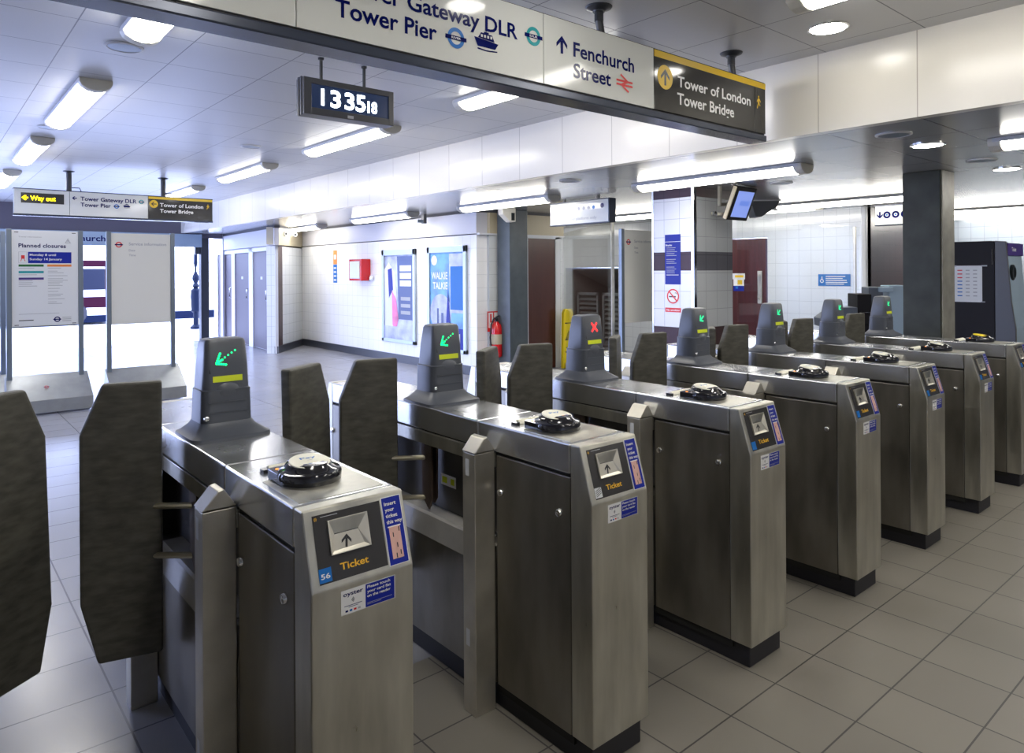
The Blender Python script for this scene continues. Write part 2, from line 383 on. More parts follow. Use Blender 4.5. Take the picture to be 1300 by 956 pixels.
# far wall: x = 10.7 with grille recess and maroon door
bm = bmesh.new()
box(bm, 10.7, 10.9, 4.58, 6.14, 0, LC); box(bm, 10.7, 10.9, 6.14, 6.86, 2.11, LC); box(bm, 10.7, 10.9, 6.86, 9.364, 0, LC)
box(bm, 10.7, 10.9, 9.364, 10.86, 1.645, LC); box(bm, 10.7, 10.9, 10.86, 15, 0, LC)
struct('wall_right', bm, 'wt_far', 'white tiled wall behind the barrier with a maroon door')
bm = bmesh.new(); box(bm, 10.72, 14, 4.58, 4.75, 0, LC); struct('wall_right_return', bm, 'bt_y', 'brown tiled return wall')
bm = bmesh.new(); box(bm, 10.66, 10.73, 4.55, 4.62, 0, LC, .01); struct('trim_5', bm, 'frame_white')

# brown door (door_1)
bm = bmesh.new(); box(bm, 7.40, 8.0, 8.36, 8.42, 0.005, 2.10, .004)
d1 = struct('door_1', bm, 'brown_door', 'plain dark brown door beside the grey column')
bm = bmesh.new(); box(bm, 7.34, 7.40, 8.35, 8.42, 0, 2.13, .003); box(bm, 8.0, 8.1, 8.35, 8.42, 0, 2.13, .003); box(bm, 7.34, 8.1, 8.35, 8.42, 2.10, 2.13)
obj('door_frame', bm, 'frame_white', d1)
# maroon door (door_2)
bm = bmesh.new(); box(bm, 10.68, 10.74, 6.16, 6.84, 0.005, 2.10, .004)
d2 = struct('door_2', bm, 'maroon_door', 'maroon wooden door with steel pull handle in the white tiled wall')
bm = bmesh.new(); box(bm, 10.655, 10.68, 6.22, 6.30, 1.02, 1.56, .006); tube(bm, [(10.66, 6.26, 1.08), (10.61, 6.26, 1.12), (10.61, 6.26, 1.46), (10.66, 6.26, 1.5)], .012)
obj('handle', bm, 'steel_light', d2)
pr = Print((10.678, 6.84, 0), (0, -1, 0), (0, 0, 1))
pr.rect(.06, .30, 1.42, 1.52, 'paper', 1); pr.rect(.11, .27, 1.45, 1.49, 'yellow', 2); pr.rect(.08, .28, 1.26, 1.42, 'white', 1); pr.rect(.16, .25, 1.33, 1.41, 'yellow', 2); pr.rect(.08, .28, 1.22, 1.31, 'blue', 2); pr.rect(.12, .17, 1.26, 1.3, 'sky', 3)
pr.done('notice', d2)

# ------------------------------------------------------------------ cupboards at the back (angled)
P0, P1 = Vector((5.383, 13.47, 0)), Vector((5.74, 18.3, 0)); PR = Vector((6.5, 14.75, 0))
ang = math.atan2((P1 - P0).y, (P1 - P0).x)
cup = thing('wall_cupboards', 'row of aubergine cupboard doors in white frames beside the street entrance', 'cupboard', P0, ang)
LEN = (P1 - P0).length      # local +x runs away from the camera, the front faces local +y
bm = bmesh.new(); prism(bm, [(.10, -.03), (LEN, -.03), (LEN, -.5), (.95, -.5)], XY, (0, 2.45)); obj('body', bm, 'lilac', cup)
bm = bmesh.new()
for a, b in ((0, .44), (1.52, 1.81), (2.94, 3.21), (4.5, LEN)): box(bm, a, b, -.03, .03, 0, 2.10, .004)
box(bm, 0, LEN, -.03, .03, 2.02, 2.10, .004); obj('frame', bm, 'frame_white', cup)
bm = bmesh.new(); box(bm, -.02, LEN, -.04, .05, 2.12, 2.45); obj('fascia', bm, 'lilac', cup)
bm = bmesh.new(); box(bm, -.05, LEN, -.05, .06, 2.455, 2.497); obj('top_joint', bm, 'soffit', cup)
for a, b in ((.44, 1.52), (1.81, 2.94), (3.21, 4.5)):
    bm = bmesh.new(); box(bm, a + .01, b - .01, -.02, .012, .02, 2.01, .004); d = obj('door', bm, 'cupboard', cup)
    bm = bmesh.new(); tube(bm, [(a + .1, .012, 1.0), (a + .1, .05, 1.02), (a + .1, .05, 1.22), (a + .1, .012, 1.24)], .012); obj('handle', bm, 'chrome', d)
    pr = Print((b - .5, .0125, 0), (-1, 0, 0), (0, 0, 1)); pr.rect(0, .14, 1.44, 1.5, 'grey'); pr.done('door_sign', d)
# return wall from the cupboards to the poster wall
a2 = math.atan2((PR - P0).y, (PR - P0).x); L2 = (PR - P0).length
def obox(name, p, a, x0, x1, y0, y1, z0, z1, m):
    bm = bmesh.new(); box(bm, x0, x1, y0, y1, z0, z1); o = struct(name, bm, m); o.location = p; o.rotation_euler = (0, 0, a); return o
obox('wall_return', P0, a2, .0, L2, .02, .2, 0, 2.10, 'wt_y'); obox('trim_6', P0, a2, 0, L2, .0, .2, 2.13, 2.47, 'beige'); obox('trim_7', P0, a2, .03, .30, -.01, .05, 0, 2.10, 'bt_y')
obox('trim_9', P0, a2, -.02, L2 - .05, -.02, .05, 2.472, 2.498, 'soffit'); obox('baseboard_return', P0, a2, .0, L2, -.02, .05, 0, .14, 'base_dark')
obox('wall_back_right', (5.6, 17.3, 0), 0, 0, 2.6, 0, .15, 0, LC, 'lilac')
bm = bmesh.new(); box(bm, 5.10, 5.28, 17.28, 17.46, 0, 2.4, .005); box(bm, 4.98, 5.10, 17.30, 17.40, 2.02, 2.4, .01); struct('trim_8', bm, 'iron')

# ------------------------------------------------------------------ columns
tc = thing('tiled_column', 'white tiled column with brown tile bands, carrying a blue notice', 'column', (6.62, 4.69, 0))
bm = bmesh.new(); box(bm, 0, .74, 0, .55, 0, LC); obj('core', bm, 'plinth', tc)
def colface(z0, z1, mx, my, nm):
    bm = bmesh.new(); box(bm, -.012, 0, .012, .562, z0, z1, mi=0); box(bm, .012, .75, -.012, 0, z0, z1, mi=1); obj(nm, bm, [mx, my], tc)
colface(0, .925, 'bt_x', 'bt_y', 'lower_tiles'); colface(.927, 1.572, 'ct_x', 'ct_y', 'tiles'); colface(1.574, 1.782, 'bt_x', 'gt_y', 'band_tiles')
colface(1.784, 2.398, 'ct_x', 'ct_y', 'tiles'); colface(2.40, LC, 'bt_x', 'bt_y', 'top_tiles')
bm = bmesh.new(); box(bm, -.02, .035, -.02, .02, 0, LC, .004); obj('corner_trim', bm, 'chrome', tc)
bm = bmesh.new(); box(bm, -.016, .0, .545, .57, 0, LC, .002); obj('corner_trim', bm, 'chrome', tc)
pr = Print((6.6065, 5.073, 0), (0, -1, 0), (0, 0, 1), .001)
pr.rect(0, .218, 1.415, 1.985, 'blue', 1); pr.rect(0, .218, 1.90, 1.905, 'white', 2)
pr.text('Bicycles', .012, 1.855, .02, 'white')
for k in range(14):
    if k in (5, 9): continue
    pr.rect(.02, .02 + random.uniform(.11, .17), 1.83 - k * .022, 1.836 - k * .022, 'grey', 2)
pr.rect(.02, .19, 1.52, 1.526, 'white', 2)
tag(pr.done('notice'), 'tall blue notice with white text on the white tiled column', 'notice')
pr = Print((6.6065, 5.073, 0), (0, -1, 0), (0, 0, 1), .001)
pr.disc(.11, 1.28, .088, 'white', 1); pr.ring(.11, 1.28, .085, .069, 'red', 2); pr.rect(.055, .15, 1.268, 1.282, 'black', 2); pr.line((.055, 1.335), (.165, 1.225), .015, 'red', 3)
pr.ring(.145, 1.30, .022, .016, 'black', 2, a0=0, a1=120)
pr.rect(0, .218, 1.098, 1.148, 'red', 1); pr.text('No smoking', .02, 1.112, .02, 'white', x1=.2)
tag(pr.done('no_smoking_sign'), 'red ringed no smoking sign below the blue notice on the tiled column', 'sign')
gc = thing('grey_column', 'grey blue painted column in front of the wall beside the brown door', 'column', (6.75, 8.03, 0))
bm = bmesh.new(); box(bm, 0, .36, 0, .3, 0, LC, .012); obj('shaft', bm, 'col_grey', gc)
bm = bmesh.new(); box(bm, -.01, .37, -.01, .31, 0, .1, .01); obj('base', bm, 'base_dark', gc)
dc = thing('dark_column', 'wide dark green grey column before the dark machine at the right', 'column', (7.30, 2.44, 0))
bm = bmesh.new(); box(bm, 0, .34, 0, .33, 0, LC, .006); obj('shaft', bm, 'col_dark', dc)
bm = bmesh.new(); box(bm, .02, .33, -.012, 0, 0, LC, .003); obj('side_panel', bm, 'col_light', dc)

# ------------------------------------------------------------------ ticket gates
GX = {0: -.305, 1: .676, 2: 1.590, 3: 2.488, 4: 3.413, 5: 4.291, 6: 5.177, 7: 6.052}
GY, GW, GL = 1.504, .268, 1.866
cache = {}
def cobj(key, name, build, mats, parent, sharp=35):
    if key in cache: return obj(name, cache[key], None, parent)
    bm = bmesh.new(); build(bm); o = obj(name, bm, mats, parent, sharp=sharp); cache[key] = o.data; return o
def cprint(key, name, build, fr, parent, lift=.0008):
    if key in cache: return obj(name, cache[key], None, parent)
    p = Print(*fr, lift=lift); build(p); o = p.done(name, parent); cache[key] = o.data; return o
NOSE = [(0, .09), (0, .845), (.052, 1.019), (.093, 1.019), (.093, .09)]
mirror = lambda pts: [(GL - a, b) for a, b in pts]
SL = math.hypot(.052, .174); SF = ((0, 0, .845), (1, 0, 0), (0, .052, .174))     # slope face frame: v from 0 to SL
sl_b = lambda b: SL * (1 - b)
def slope_front(b):       # steel frame, slot tray and panels on the slanted face
    pass
def ticket_panel(p):
    X = lambda a: a * GW
    p.rect(X(.085), X(.745), sl_b(.925), sl_b(.085), 'charcoal', 1)
    p.rect(X(.755), X(.965), sl_b(.955), sl_b(.06), 'white', 1); p.rect(X(.765), X(.957), sl_b(.945), sl_b(.07), 'blue', 2)
    p.text('Ticket', X(.285), sl_b(.815), .0155, 'amber', x1=X(.56), l=2)
    for i, t in enumerate(('Insert', 'your', 'ticket', 'this way')):
        p.text(t, X(.785), sl_b(.175 + i * .080), .0085, 'white', x1=X(.785) + [.033, .026, .033, .044][i], l=3)
    p.rect(X(.79), X(.925), sl_b(.465), sl_b(.45), 'white', 3); p.rect(X(.80), X(.915), sl_b(.875), sl_b(.465), 'pink', 3)
    for a, b in ((.83, .56), (.86, .70), (.895, .50), (.885, .80), (.84, .83)): p.rect(X(a), X(a + .01), sl_b(b + .035), sl_b(b - .025), 'black', 4)
    p.text('(i)', X(.10), sl_b(.145), .006, 'amber', l=2); p.rect(X(.16), X(.32), sl_b(.122), sl_b(.114), 'grey', 2)
def oyster(p):
    X = lambda a: a * GW
    z1 = .832; z0 = .775
    p.rect(X(.27), X(.50), z0, z1, 'white', 1); p.rect(X(.50), X(.805), z0, z1, 'white', 1); p.rect(X(.505), X(.797), z0 + .0015, z1 - .0015, 'blue', 2)
    p.text('oyster', X(.29), .8175, .0095, 'navy', x1=X(.48), l=2)
    for r in (.003, .0055, .008): p.ring(X(.365), .806, r, r - .0014, 'black', 2, n=10, a0=-50, a1=50)
    p.rect(X(.30), X(.47), .7935, .795, 'navy', 2); p.rect(X(.34), X(.43), .790, .7912, 'navy', 2)
    for i, c in enumerate(('navy', 'sky', 'red', 'grey')): p.rect(X(.31 + i * .04), X(.335 + i * .04), .780, .7845, c, 2)
    for i, (t, w) in enumerate((('Please touch', .062), ('your card flat', .064), ('on the reader', .063))): p.text(t, X(.52), .8205 - i * .0105, .0066, 'white', x1=X(.52) + w, l=3)
    p.rect(X(.52), X(.77), .7855, .7865, 'grey', 3); p.rect(X(.52), X(.66), .7825, .7835, 'grey', 3)
def b_nose(bm):
    prism(bm, NOSE, YZ, (0, GW), .004)
def b_rear(bm):
    prism(bm, mirror(NOSE), YZ, (0, GW), .004)
def b_core(bm):
    box(bm, .008, GW - .008, .09, .475, .06, .92); box(bm, .008, GW - .008, GL - .475, GL - .09, .06, .92)
    box(bm, .008, GW - .008, .475, GL - .475, .90, .93)
def b_cab(y0, y1):
    def f(bm):
        for x0, x1 in ((0, .012), (GW - .012, GW)): box(bm, x0, x1, y0, y1, .09, .912, .0025)
    return f
def b_lid(y0, y1):
    def f(bm): box(bm, -.001, GW + .001, y0, y1, .923, 1.019, .005)
    return f
def b_mid(bm):
    prism(bm, [(0, .09), (0, .49), (.010, .575), (.018, .582), (GW - .018, .582), (GW - .010, .575), (GW, .49), (GW, .09)], XZ, (.478, GL - .478), .002)
def b_back(bm):
    box(bm, .085, GW - .085, .478, GL - .478, .582, .9)
    box(bm, .06, .09, .478, .70, .60, .86, .002)
def b_shelf(bm):
    for s in (0, 1):
        f = (lambda a: a) if s == 0 else (lambda a: GW - a)
        prism(bm, [(f(-.001), .492), (f(.009), .577), (f(.018), .585), (f(.085), .585), (f(.085), .580), (f(.010), .49)], XZ, (.548 if s == 0 else .48, GL - .548 if s == 0 else GL - .48))
def b_rail(bm): box(bm, -.001, GW + .001, .478, GL - .478, .866, .918, .002)
def b_pivot(bm, s):
    x = .03 if s < 0 else GW - .03
    prism(bm, [(.915, .64), (.935, .595), (.985, .64), (.99, .868), (.915, .868)], YZ, (x - .012, x - .004), .001)
    prism(bm, [(.915, .64), (.935, .615), (.985, .64), (.99, .868), (.915, .868)], YZ, (x + .014, x + .022), .001)
    tube(bm, [(x + .005, .955, .60), (x + .005, .955, .868)], .011)
def b_bollard(y0):
    def f(bm):
        prism(bm, [(-.092, .0), (-.092, .927), (-.002, .927), (-.002, 0)], XZ, (y0, y0 + .072), .003)
        g = [(-.094, .93), (-.052, .978), (-.036, .982), (-.002, .93)]
        prism(bm, g, XZ, (y0 - .003, y0 + .075), .003)
    return f
def b_plinth(bm): box(bm, .018, GW - .018, .02, GL - .02, 0, .09, .004)
def b_knobs(pts):
    def f(bm):
        for y, z in pts:
            lathe(bm, [(.014, 0), (.014, -.006), (.011, -.011), (.005, -.013)], (0, y, z), 16, ax='x')
    return f
def leaf(side):
    # side -1: hinged on the gate's left flank, +1: on its right flank
    if side < 0: o, i = Vector((-.040, 1.088)), Vector((-.272, 1.150)); lean = 0
    else: o, i = Vector((GW + .112, 1.050)), Vector((GW + .350, 1.220)); lean = .06
    return o, i, lean
def b_leaf(side):
    def f(bm):
        o, i, lean = leaf(side); d = (i - o); Wd = d.length; u = d.normalized(); n = Vector((-u.y, u.x))
        pts = [(0, .30), (Wd - .05, .30), (Wd, .50), (Wd, 1.05), (Wd - .065, 1.21), (0, 1.21)]
        if lean: pts = [(a - (z - .9) * lean * .6, z) for a, z in pts]
        b = bmesh.new(); t = .022
        A = [b.verts.new((o.x + u.x * a + n.x * t, o.y + u.y * a + n.y * t, z)) for a, z in pts]
        B = [b.verts.new((o.x + u.x * a - n.x * t, o.y + u.y * a - n.y * t, z)) for a, z in pts]
        b.faces.new(A); b.faces.new(B[::-1])
        for k in range(6): b.faces.new((A[k], B[k], B[(k + 1) % 6], A[(k + 1) % 6]))
        bmesh.ops.recalc_face_normals(b, faces=b.faces)
        bmesh.ops.bevel(b, geom=list(b.edges), offset=.012, segments=3, affect='EDGES', profile=.6)
        merge(bm, b)
    return f
def b_arms(side, z):
    def f(bm):
        o, i, _ = leaf(side); x = .035 if side < 0 else GW - .035
        tube(bm, [(x, .955, z + .012), (x + side * .03, .99, z + .01), (o.x - side * 0 + (i - o).x * .12, o.y + (i - o).y * .12 - .012, z)], .0105)
    return f
PODC = .132
def b_podbase(bm):
    loft(bm, [(1.019, .004, .264, .888, 1.128, .03), (1.029, .004, .264, .888, 1.128, .035), (1.036, .018, .250, .900, 1.116, .03),
              (1.055, .038, .226, .930, 1.098, .03), (1.068, .046, .218, .940, 1.090, .03)])
def b_pod(bm):
    loft(bm, [(1.060, .047, .217, .942, 1.088, .028), (1.168, .050, .214, .944, 1.084, .028), (1.176, .050, .214, .942, 1.084, .028), (1.179, .054, .210, .948, 1.080, .028),
              (1.26, .058, .206, .954, 1.068, .022), (1.335, .063, .201, .962, 1.052, .018), (1.345, .068, .196, .968, 1.046, .016), (1.349, .080, .184, .980, 1.034, .01)])
    for z in (1.10, 1.135): box(bm, .070, .194, .9395, .944, z, z + .002)
    b = bmesh.new(); bmesh.ops.create_uvsphere(b, u_segments=24, v_segments=12, radius=1)
    merge(bm, b, 0, Matrix.Translation((PODC, .962, 1.172)) @ Matrix.Diagonal((.052, .022, .034, 1)), True)
def b_lock(bm): lathe(bm, [(.008, .002), (.008, -.004), (.005, -.006)], (.060, .943, 1.086), 14, ax='y')
PF = ((.078, .9535, 1.235), (1, 0, 0), (0, .0078, .075))   # frame of the display
def b_screen(p): p.rect(-.004, .108, -.002, .098, 'screen', 1); p.rect(.006, .104, -.032, -.012, 'lime', 2); 
def sym_dots(p):
    pts = [(.082 - k * .0115, .072 - k * .0075) for k in range(5)]
    for x, y in pts: p.disc(x, y, .0032, 'green_led', 3, n=8)
    for k in range(5): p.disc(.020 + k * .0075, .030 - k * .0012, .004, 'green_led', 3, n=8); p.disc(.020 + k * .003, .033 + k * .0075, .004, 'green_led', 3, n=8)
    for k in range(3): p.disc(.027 + k * .006, .036 + k * .003, .0036, 'green_led', 3, n=8)
def sym_arrow(p): p.arrow(.058, .052, .052, 125, 'green_dim', w=.010, l=3)
def sym_cross(p): p.line((.040, .030), (.080, .074), .010, 'red_led', 3); p.line((.040, .074), (.080, .030), .010, 'red_led', 4)
RC = Vector((.125, .285, 1.0205))
def b_reader(bm):
    lathe(bm, [(.083, 0), (.084, .020), (.080, .028), (.066, .032), (.050, .046), (.030, .047)], RC, 40, mtx=Matrix.Shear('XY', 4, (0, 0)) if False else None)
    prism(bm, rrect(-.083, .0, .0, .083, .008, 3), lambda a, b, t: (RC.x + a, RC.y + b, RC.z + t), (0, .026), .002)
TIL = Matrix.Translation(RC + Vector((0, 0, .040))) @ Matrix.Rotation(R(8), 4, 'X')
def b_reader_top(bm): lathe(bm, [(.060, -.012), (.064, -.004), (.058, .004), (.053, .006)], (0, 0, 0), 40, mtx=TIL)
def b_disc(bm): lathe(bm, [(.0535, .004), (.0535, .0085), (.051, .010)], (0, 0, 0), 40, mtx=TIL)
def disc_print(p):
    p.text('Pay', -.020, .012, .012, 'sky', x1=.024, l=1); p.rect(-.006, .008, .000, .002, 'grey', 1)
    for i, c in enumerate(('navy', 'sky', 'orange', 'purple')): p.rect(-.028 + i * .016, -.018 + i * .016, -.026, -.021, c, 1)
    p.rect(-.02, .03, -.034, -.032, 'purple', 1)
def b_slot(bm):
    prism(bm, [(0, 0), (.034, 0), (.034, .008), (.018, .016), (0, .005)], lambda a, b, t: (t, .415 + a, 1.019 + b), (.07, .21), .0008)
def b_plate(bm): prism(bm, rrect(.020, .250, .112, .345, .004, 2), XY, (1.0188, 1.0203), 0)
def b_tray(bm):
    # recessed ticket slot on the slanted face: four sloping cheeks round a slot, raised rim
    U = Vector((1, 0, 0)); V = Vector((0, .052, .174)).normalized(); Nn = U.cross(V); o = Vector((0, 0, .845))
    P = lambda a, b, d: tuple(o + U * (a * GW) + V * sl_b(b) + Nn * d)
    b = bmesh.new()
    O = [(.215, .61), (.60, .61), (.60, .18), (.215, .18)]; I = [(.225, .60), (.59, .60), (.59, .19), (.225, .19)]
    K = [(.245, .565), (.545, .555), (.50, .36), (.27, .36)]
    v0 = [b.verts.new(P(a, q, .0012)) for a, q in O]; v1 = [b.verts.new(P(a, q, .006)) for a, q in O]; v2 = [b.verts.new(P(a, q, .006)) for a, q in I]; v3 = [b.verts.new(P(a, q, .0012)) for a, q in K]
    for A, B in ((v0, v1), (v1, v2), (v2, v3)):
        for k in range(4): b.faces.new((A[k], A[(k + 1) % 4], B[(k + 1) % 4], B[k]))
    b.faces.new(v3)
    merge(bm, b)
    for f in bm.faces: f.material_index = 0
    bm.faces.ensure_lookup_table(); bm.faces[10].material_index = 1      # upper cheek takes the darker of the two steels
def tray_print(p):
    p.rect(.245 * GW, .545 * GW, sl_b(.365), sl_b(.335), 'black', 2.2)
    p.arrow(.375 * GW, sl_b(.475), .030, -8, 'black', w=.006, l=2.6)

glabels = {
 0: 'ticket gate at the far left whose dark paddle enters at the left edge',
 1: 'nearest steel ticket gate, numbered 56, green arrow on its display, its front at the left',
 2: 'steel ticket gate just right of gate 56, with a scratched white number sticker',
 3: 'steel ticket gate showing a red cross on its display',
 4: 'steel ticket gate just right of the one with the red cross, green arrow lit',
 5: 'fifth steel ticket gate in the row, its display standing before the maroon door',
 6: 'steel ticket gate last but one at the right, its display before the blue wall sign',
 7: 'last steel ticket gate at the right edge with a yellow cover on its card reader'}
for k, gx in GX.items():
    g = thing('ticket_gate', glabels[k], 'ticket gate', (gx, GY, 0), 0, 'ticket gates in a row')
    cobj('plinth', 'plinth', b_plinth, 'plinth', g); cobj('core', 'inner_frame', b_core, 'gap', g)
    n = cobj('nose', 'front_panel', b_nose, 'steel', g); cobj('rearn', 'rear_panel', b_rear, 'steel', g)
    for y0, y1, key in ((.096, .468, 'cabf'), (GL - .468, GL - .096, 'cabr')):
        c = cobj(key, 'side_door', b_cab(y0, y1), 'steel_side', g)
        cobj(key + 'k', 'lock', b_knobs([(.44, .785), (.142, .79)] if key == 'cabf' else [(GL - .44, .785), (GL - .10, .785)]), 'chrome', c)
    for key, y0, y1 in (('l1', .096, .573), ('l2', .576, 1.288), ('l3', 1.291, GL - .096)): cobj(key, 'lid', b_lid(y0, y1), ['steel_top'], g)
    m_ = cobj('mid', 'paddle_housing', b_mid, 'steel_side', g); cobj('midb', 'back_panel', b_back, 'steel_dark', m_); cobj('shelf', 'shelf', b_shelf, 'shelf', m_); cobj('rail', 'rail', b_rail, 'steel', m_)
    if k == 2:
        p = Print((.0595, 0, 0), (0, -1, 0), (0, 0, 1)); p.rect(-.905 + .0, -.80, .70, .745, 'white', 1); p.rect(-.895, -.86, .71, .735, 'lime', 2); p.rect(-.835, -.81, .71, .735, 'lime', 2); tag(p.done('sticker', m_), 'white and lime sticker inside the housing')
    for s in (-1, 1): cobj('piv%d' % s, 'pivot_post', lambda bm: b_pivot(bm, s), 'pivot', m_)
    for key, y0 in (('bo1', .476), ('bo2', GL - .548)):
        b_ = cobj(key, 'guard_post', b_bollard(y0), 'steel_light', g)
        def refl(p):
            p.rect(.018, .040, .845, .905, 'paper', 1)
        cprint(key + 'r', 'reflector', refl, ((-.0922, y0 + .072, 0), (0, -1, 0), (0, 0, 1)), b_)
        cprint(key + 's', 'reflector', lambda p: p.rect(.018, .040, .24, .30, 'paper', 1), ((-.0922, y0 + .072, 0), (0, -1, 0), (0, 0, 1)), b_)
    for s in (-1, 1):
        if k == 7 and s > 0: continue
        lf = cobj('leaf%d' % s, 'paddle', b_leaf(s), 'rubber', g)
        for z in (.79, .625): cobj('arm%d_%d' % (s, z * 1000), 'arm', b_arms(s, z), 'brass', lf)
    pb = cobj('podb', 'display_base', b_podbase, 'pod', g, 25); pd = cobj('pod', 'display_tower', b_pod, 'pod', g, 30)
    cobj('lock', 'lock', b_lock, 'chrome', pd); cprint('scr', 'display_screen', b_screen, PF, pd)
    cprint('sym%s' % ('d' if k in (1, 2) else 'x' if k == 3 else 'a'), 'arrow_light' if k != 3 else 'cross_light', sym_dots if k in (1, 2) else sym_cross if k == 3 else sym_arrow, PF, pd)
    cobj('plate', 'reader_plate', b_plate, 'steel', g); sl_ = cobj('slot', 'ticket_exit', b_slot, 'cream', g); cobj('slotm', 'exit_mouth', lambda bm: box(bm, .052, .0695, .418, .446, 1.019, 1.028), 'gloss_black', sl_)
    rd = cobj('reader', 'card_reader', b_reader, 'gloss_black', g)
    cobj('rtop', 'reader_collar', b_reader_top, 'gloss_black', rd)
    if k == 7:
        dd = cobj('discy', 'reader_cover', b_disc, 'yellow_plastic', rd); tag(dd, 'yellow cover on the reader')
    else:
        cobj('disc', 'reader_disc', b_disc, 'cream', rd)
        q = TIL @ Vector((0, 0, .0101)); cprint('dprint', 'disc_print', disc_print, (q, (1, 0, 0), TIL.to_3x3() @ Vector((0, 1, 0))), rd, .0003)
    def led(bm): lathe(bm, [(.005, 0), (.005, .0012), (.003, .002)], RC + Vector((-.066, .055, .026)), 12)
    cobj('led', 'reader_light', led, 'orange_led', rd)
    cprint('tp', 'ticket_panel', ticket_panel, SF, n); cobj('tray', 'ticket_slot', b_tray, ['steel_light', 'steel'], n, 15); cprint('trp', 'slot_arrow', tray_print, SF, n, .0006)
    cprint('oy', 'card_sticker', oyster, ((0, -.0002, 0), (1, 0, 0), (0, 0, 1)), n, .0005)
    p = Print(*SF); X = lambda a: a * GW
    p.rect(X(.085), X(.20), sl_b(.905), sl_b(.735), 'sky' if k != 2 else 'paper', 2)
    if k == 1: p.text('56', X(.10), sl_b(.86), .011, 'white', x1=X(.185), l=3)
    if k == 2:
        for j in range(4): p.line((X(.10), sl_b(.88 - j * .03)), (X(.19), sl_b(.83 - j * .03)), .002, 'black', 3)
    p.done('number_sticker', n)

# ------------------------------------------------------------------ ceiling lights
def lamp_parts(root):
    L = 1.84; hw = .105
    prof = [(-hw, 0), (-hw, -.028), (-.09, -.055), (-.05, -.078), (0, -.086), (.05, -.078), (.09, -.055), (hw, -.028), (hw, 0)]
    bm = bmesh.new(); box(bm, -.112, .112, -L / 2, L / 2, -.03, 0, .003); obj('housing', bm, 'lamp_body', root)
    bm = bmesh.new(); prism(bm, [(a * .93, b) for a, b in prof[1:-1]] , XZ, (-L / 2 + .05, L / 2 - .05)); obj('diffuser', bm, 'tube', root)
    for s in (-1, 1):
        bm = bmesh.new(); prism(bm, [(a * 1.06, b * 1.04) for a, b in prof], XZ, (s * (L / 2 - .05), s * (L / 2 + .03)), .006); obj('end_cap', bm, 'lamp_end', root)
lamps = []
A = [('left row', 1.04, [( 3.74, 'first from the camera'), (6.98, 'second from the camera'), (9.88, 'third from the camera'), (12.95, 'fourth from the camera'), (.95, 'just behind the camera'), (-2.0, 'rearmost, added unseen behind the camera')]),  # rearmost lamp is an unseen extra, added to brighten the gate fronts
     ('middle row', 3.60, [(3.95, 'behind the big sign'), (7.03, 'just below the clock'), (10.15, 'third from the camera'), (13.25, 'furthest, beside the small hanging sign'), (.95, 'just behind the camera'), (-2.0, 'rearmost, added unseen behind the camera')])]  # last entry again added out of view, as light on the gate fronts
GRP = 'fluorescent ceiling lights'
proto = None
def lamp(x, y, z, label):
    global proto
    if proto is None:
        proto = thing('ceiling_light', label, 'ceiling light', (x, y, z), 0, GRP); lamp_parts(proto); return
    c = copy_tree(proto); c.location = (x, y, z); c['label'] = label
for row, x, ys in A:
    for y, lb in ys: lamp(x, y, HC, 'fluorescent light in the %s of the high ceiling, %s' % (row, lb))
for x, y, lb in ((5.95, 3.98, 'long fluorescent light on the low ceiling above the middle gates'), (5.95, 7.17, 'fluorescent light on the low ceiling over the poster wall end'),
                 (5.85, 10.2, 'fluorescent light on the low ceiling above the posters'), (5.95, 13.6, 'farthest fluorescent light on the low ceiling, by the cupboards'),
                 (5.95, .70, 'fluorescent light on the low ceiling at the right edge of the photo'), (9.35, 4.30, 'fluorescent light on the low ceiling left of the dark column'),
                 (9.0, 7.45, 'fluorescent light seen beside the hanging white sign'), (11.2, 6.5, 'fluorescent light behind the hanging monitor'),
                 (12.4, 3.5, 'fluorescent light on the low ceiling right of the dark column'), (13.6, 3.55, 'small looking fluorescent light beyond the one right of the dark column'),
                 (9.45, 10.6, 'added unseen light in the side passage behind the brown door wall'), (9.35, .9, 'fluorescent light on the low ceiling beyond the right edge'), (5.95, -2.3, 'added unseen light on the low ceiling behind the camera')):  # passage lamp and behind-camera lamp are unseen, added to brighten wall and floor
    if x == 11.2: x, y = 9.7, 5.70
    lamp(x, y, LC, lb)
def downl(x, y, z, lb):
    t = thing('downlight', lb, 'downlight', (x, y, z), 0, 'round recessed downlights')
    bm = bmesh.new(); lathe(bm, [(.118, 0), (.118, -.006), (.105, -.010), (.100, -.004)], (0, 0, 0), 40); obj('rim', bm, 'chrome', t)
    bm = bmesh.new(); lathe(bm, [(.101, -.0035), (.10, -.0105), (.06, -.012)], (0, 0, 0), 40); obj('lens', bm, 'down', t)
downl(4.20, 2.006, HC, 'round downlight on the high ceiling, top right of the photo'); downl(5.76, 2.006, LC, 'round downlight on the low ceiling left of the dark column')
downl(7.72, 2.022, LC, 'round downlight on the low ceiling right of the dark column')
downl(2.30, 2.10, HC, 'round downlight behind the big sign, mirrored in it')
def spk(x, y, z, lb):
    t = thing('ceiling_speaker', lb, 'speaker', (x, y, z), 0, 'round ceiling speakers')
    bm = bmesh.new(); lathe(bm, [(.115, 0), (.115, -.008), (.10, -.012), (.095, -.006)], (0, 0, 0), 32); obj('rim', bm, 'lamp_body', t)
    bm = bmesh.new(); lathe(bm, [(.096, -.004), (.094, -.009), (.03, -.010)], (0, 0, 0), 32); obj('grille', bm, 'stand_post', t)
spk(1.03, 5.06, HC, 'round speaker between the first two lights of the left row'); spk(1.03, 7.98 + .3, HC, 'round speaker between the second and third lights of the left row')
spk(2.95, 8.12, HC, 'round speaker left of the clock, above the hall'); spk(5.11, 5.11, LC, 'round speaker on the low ceiling near the bulkhead')
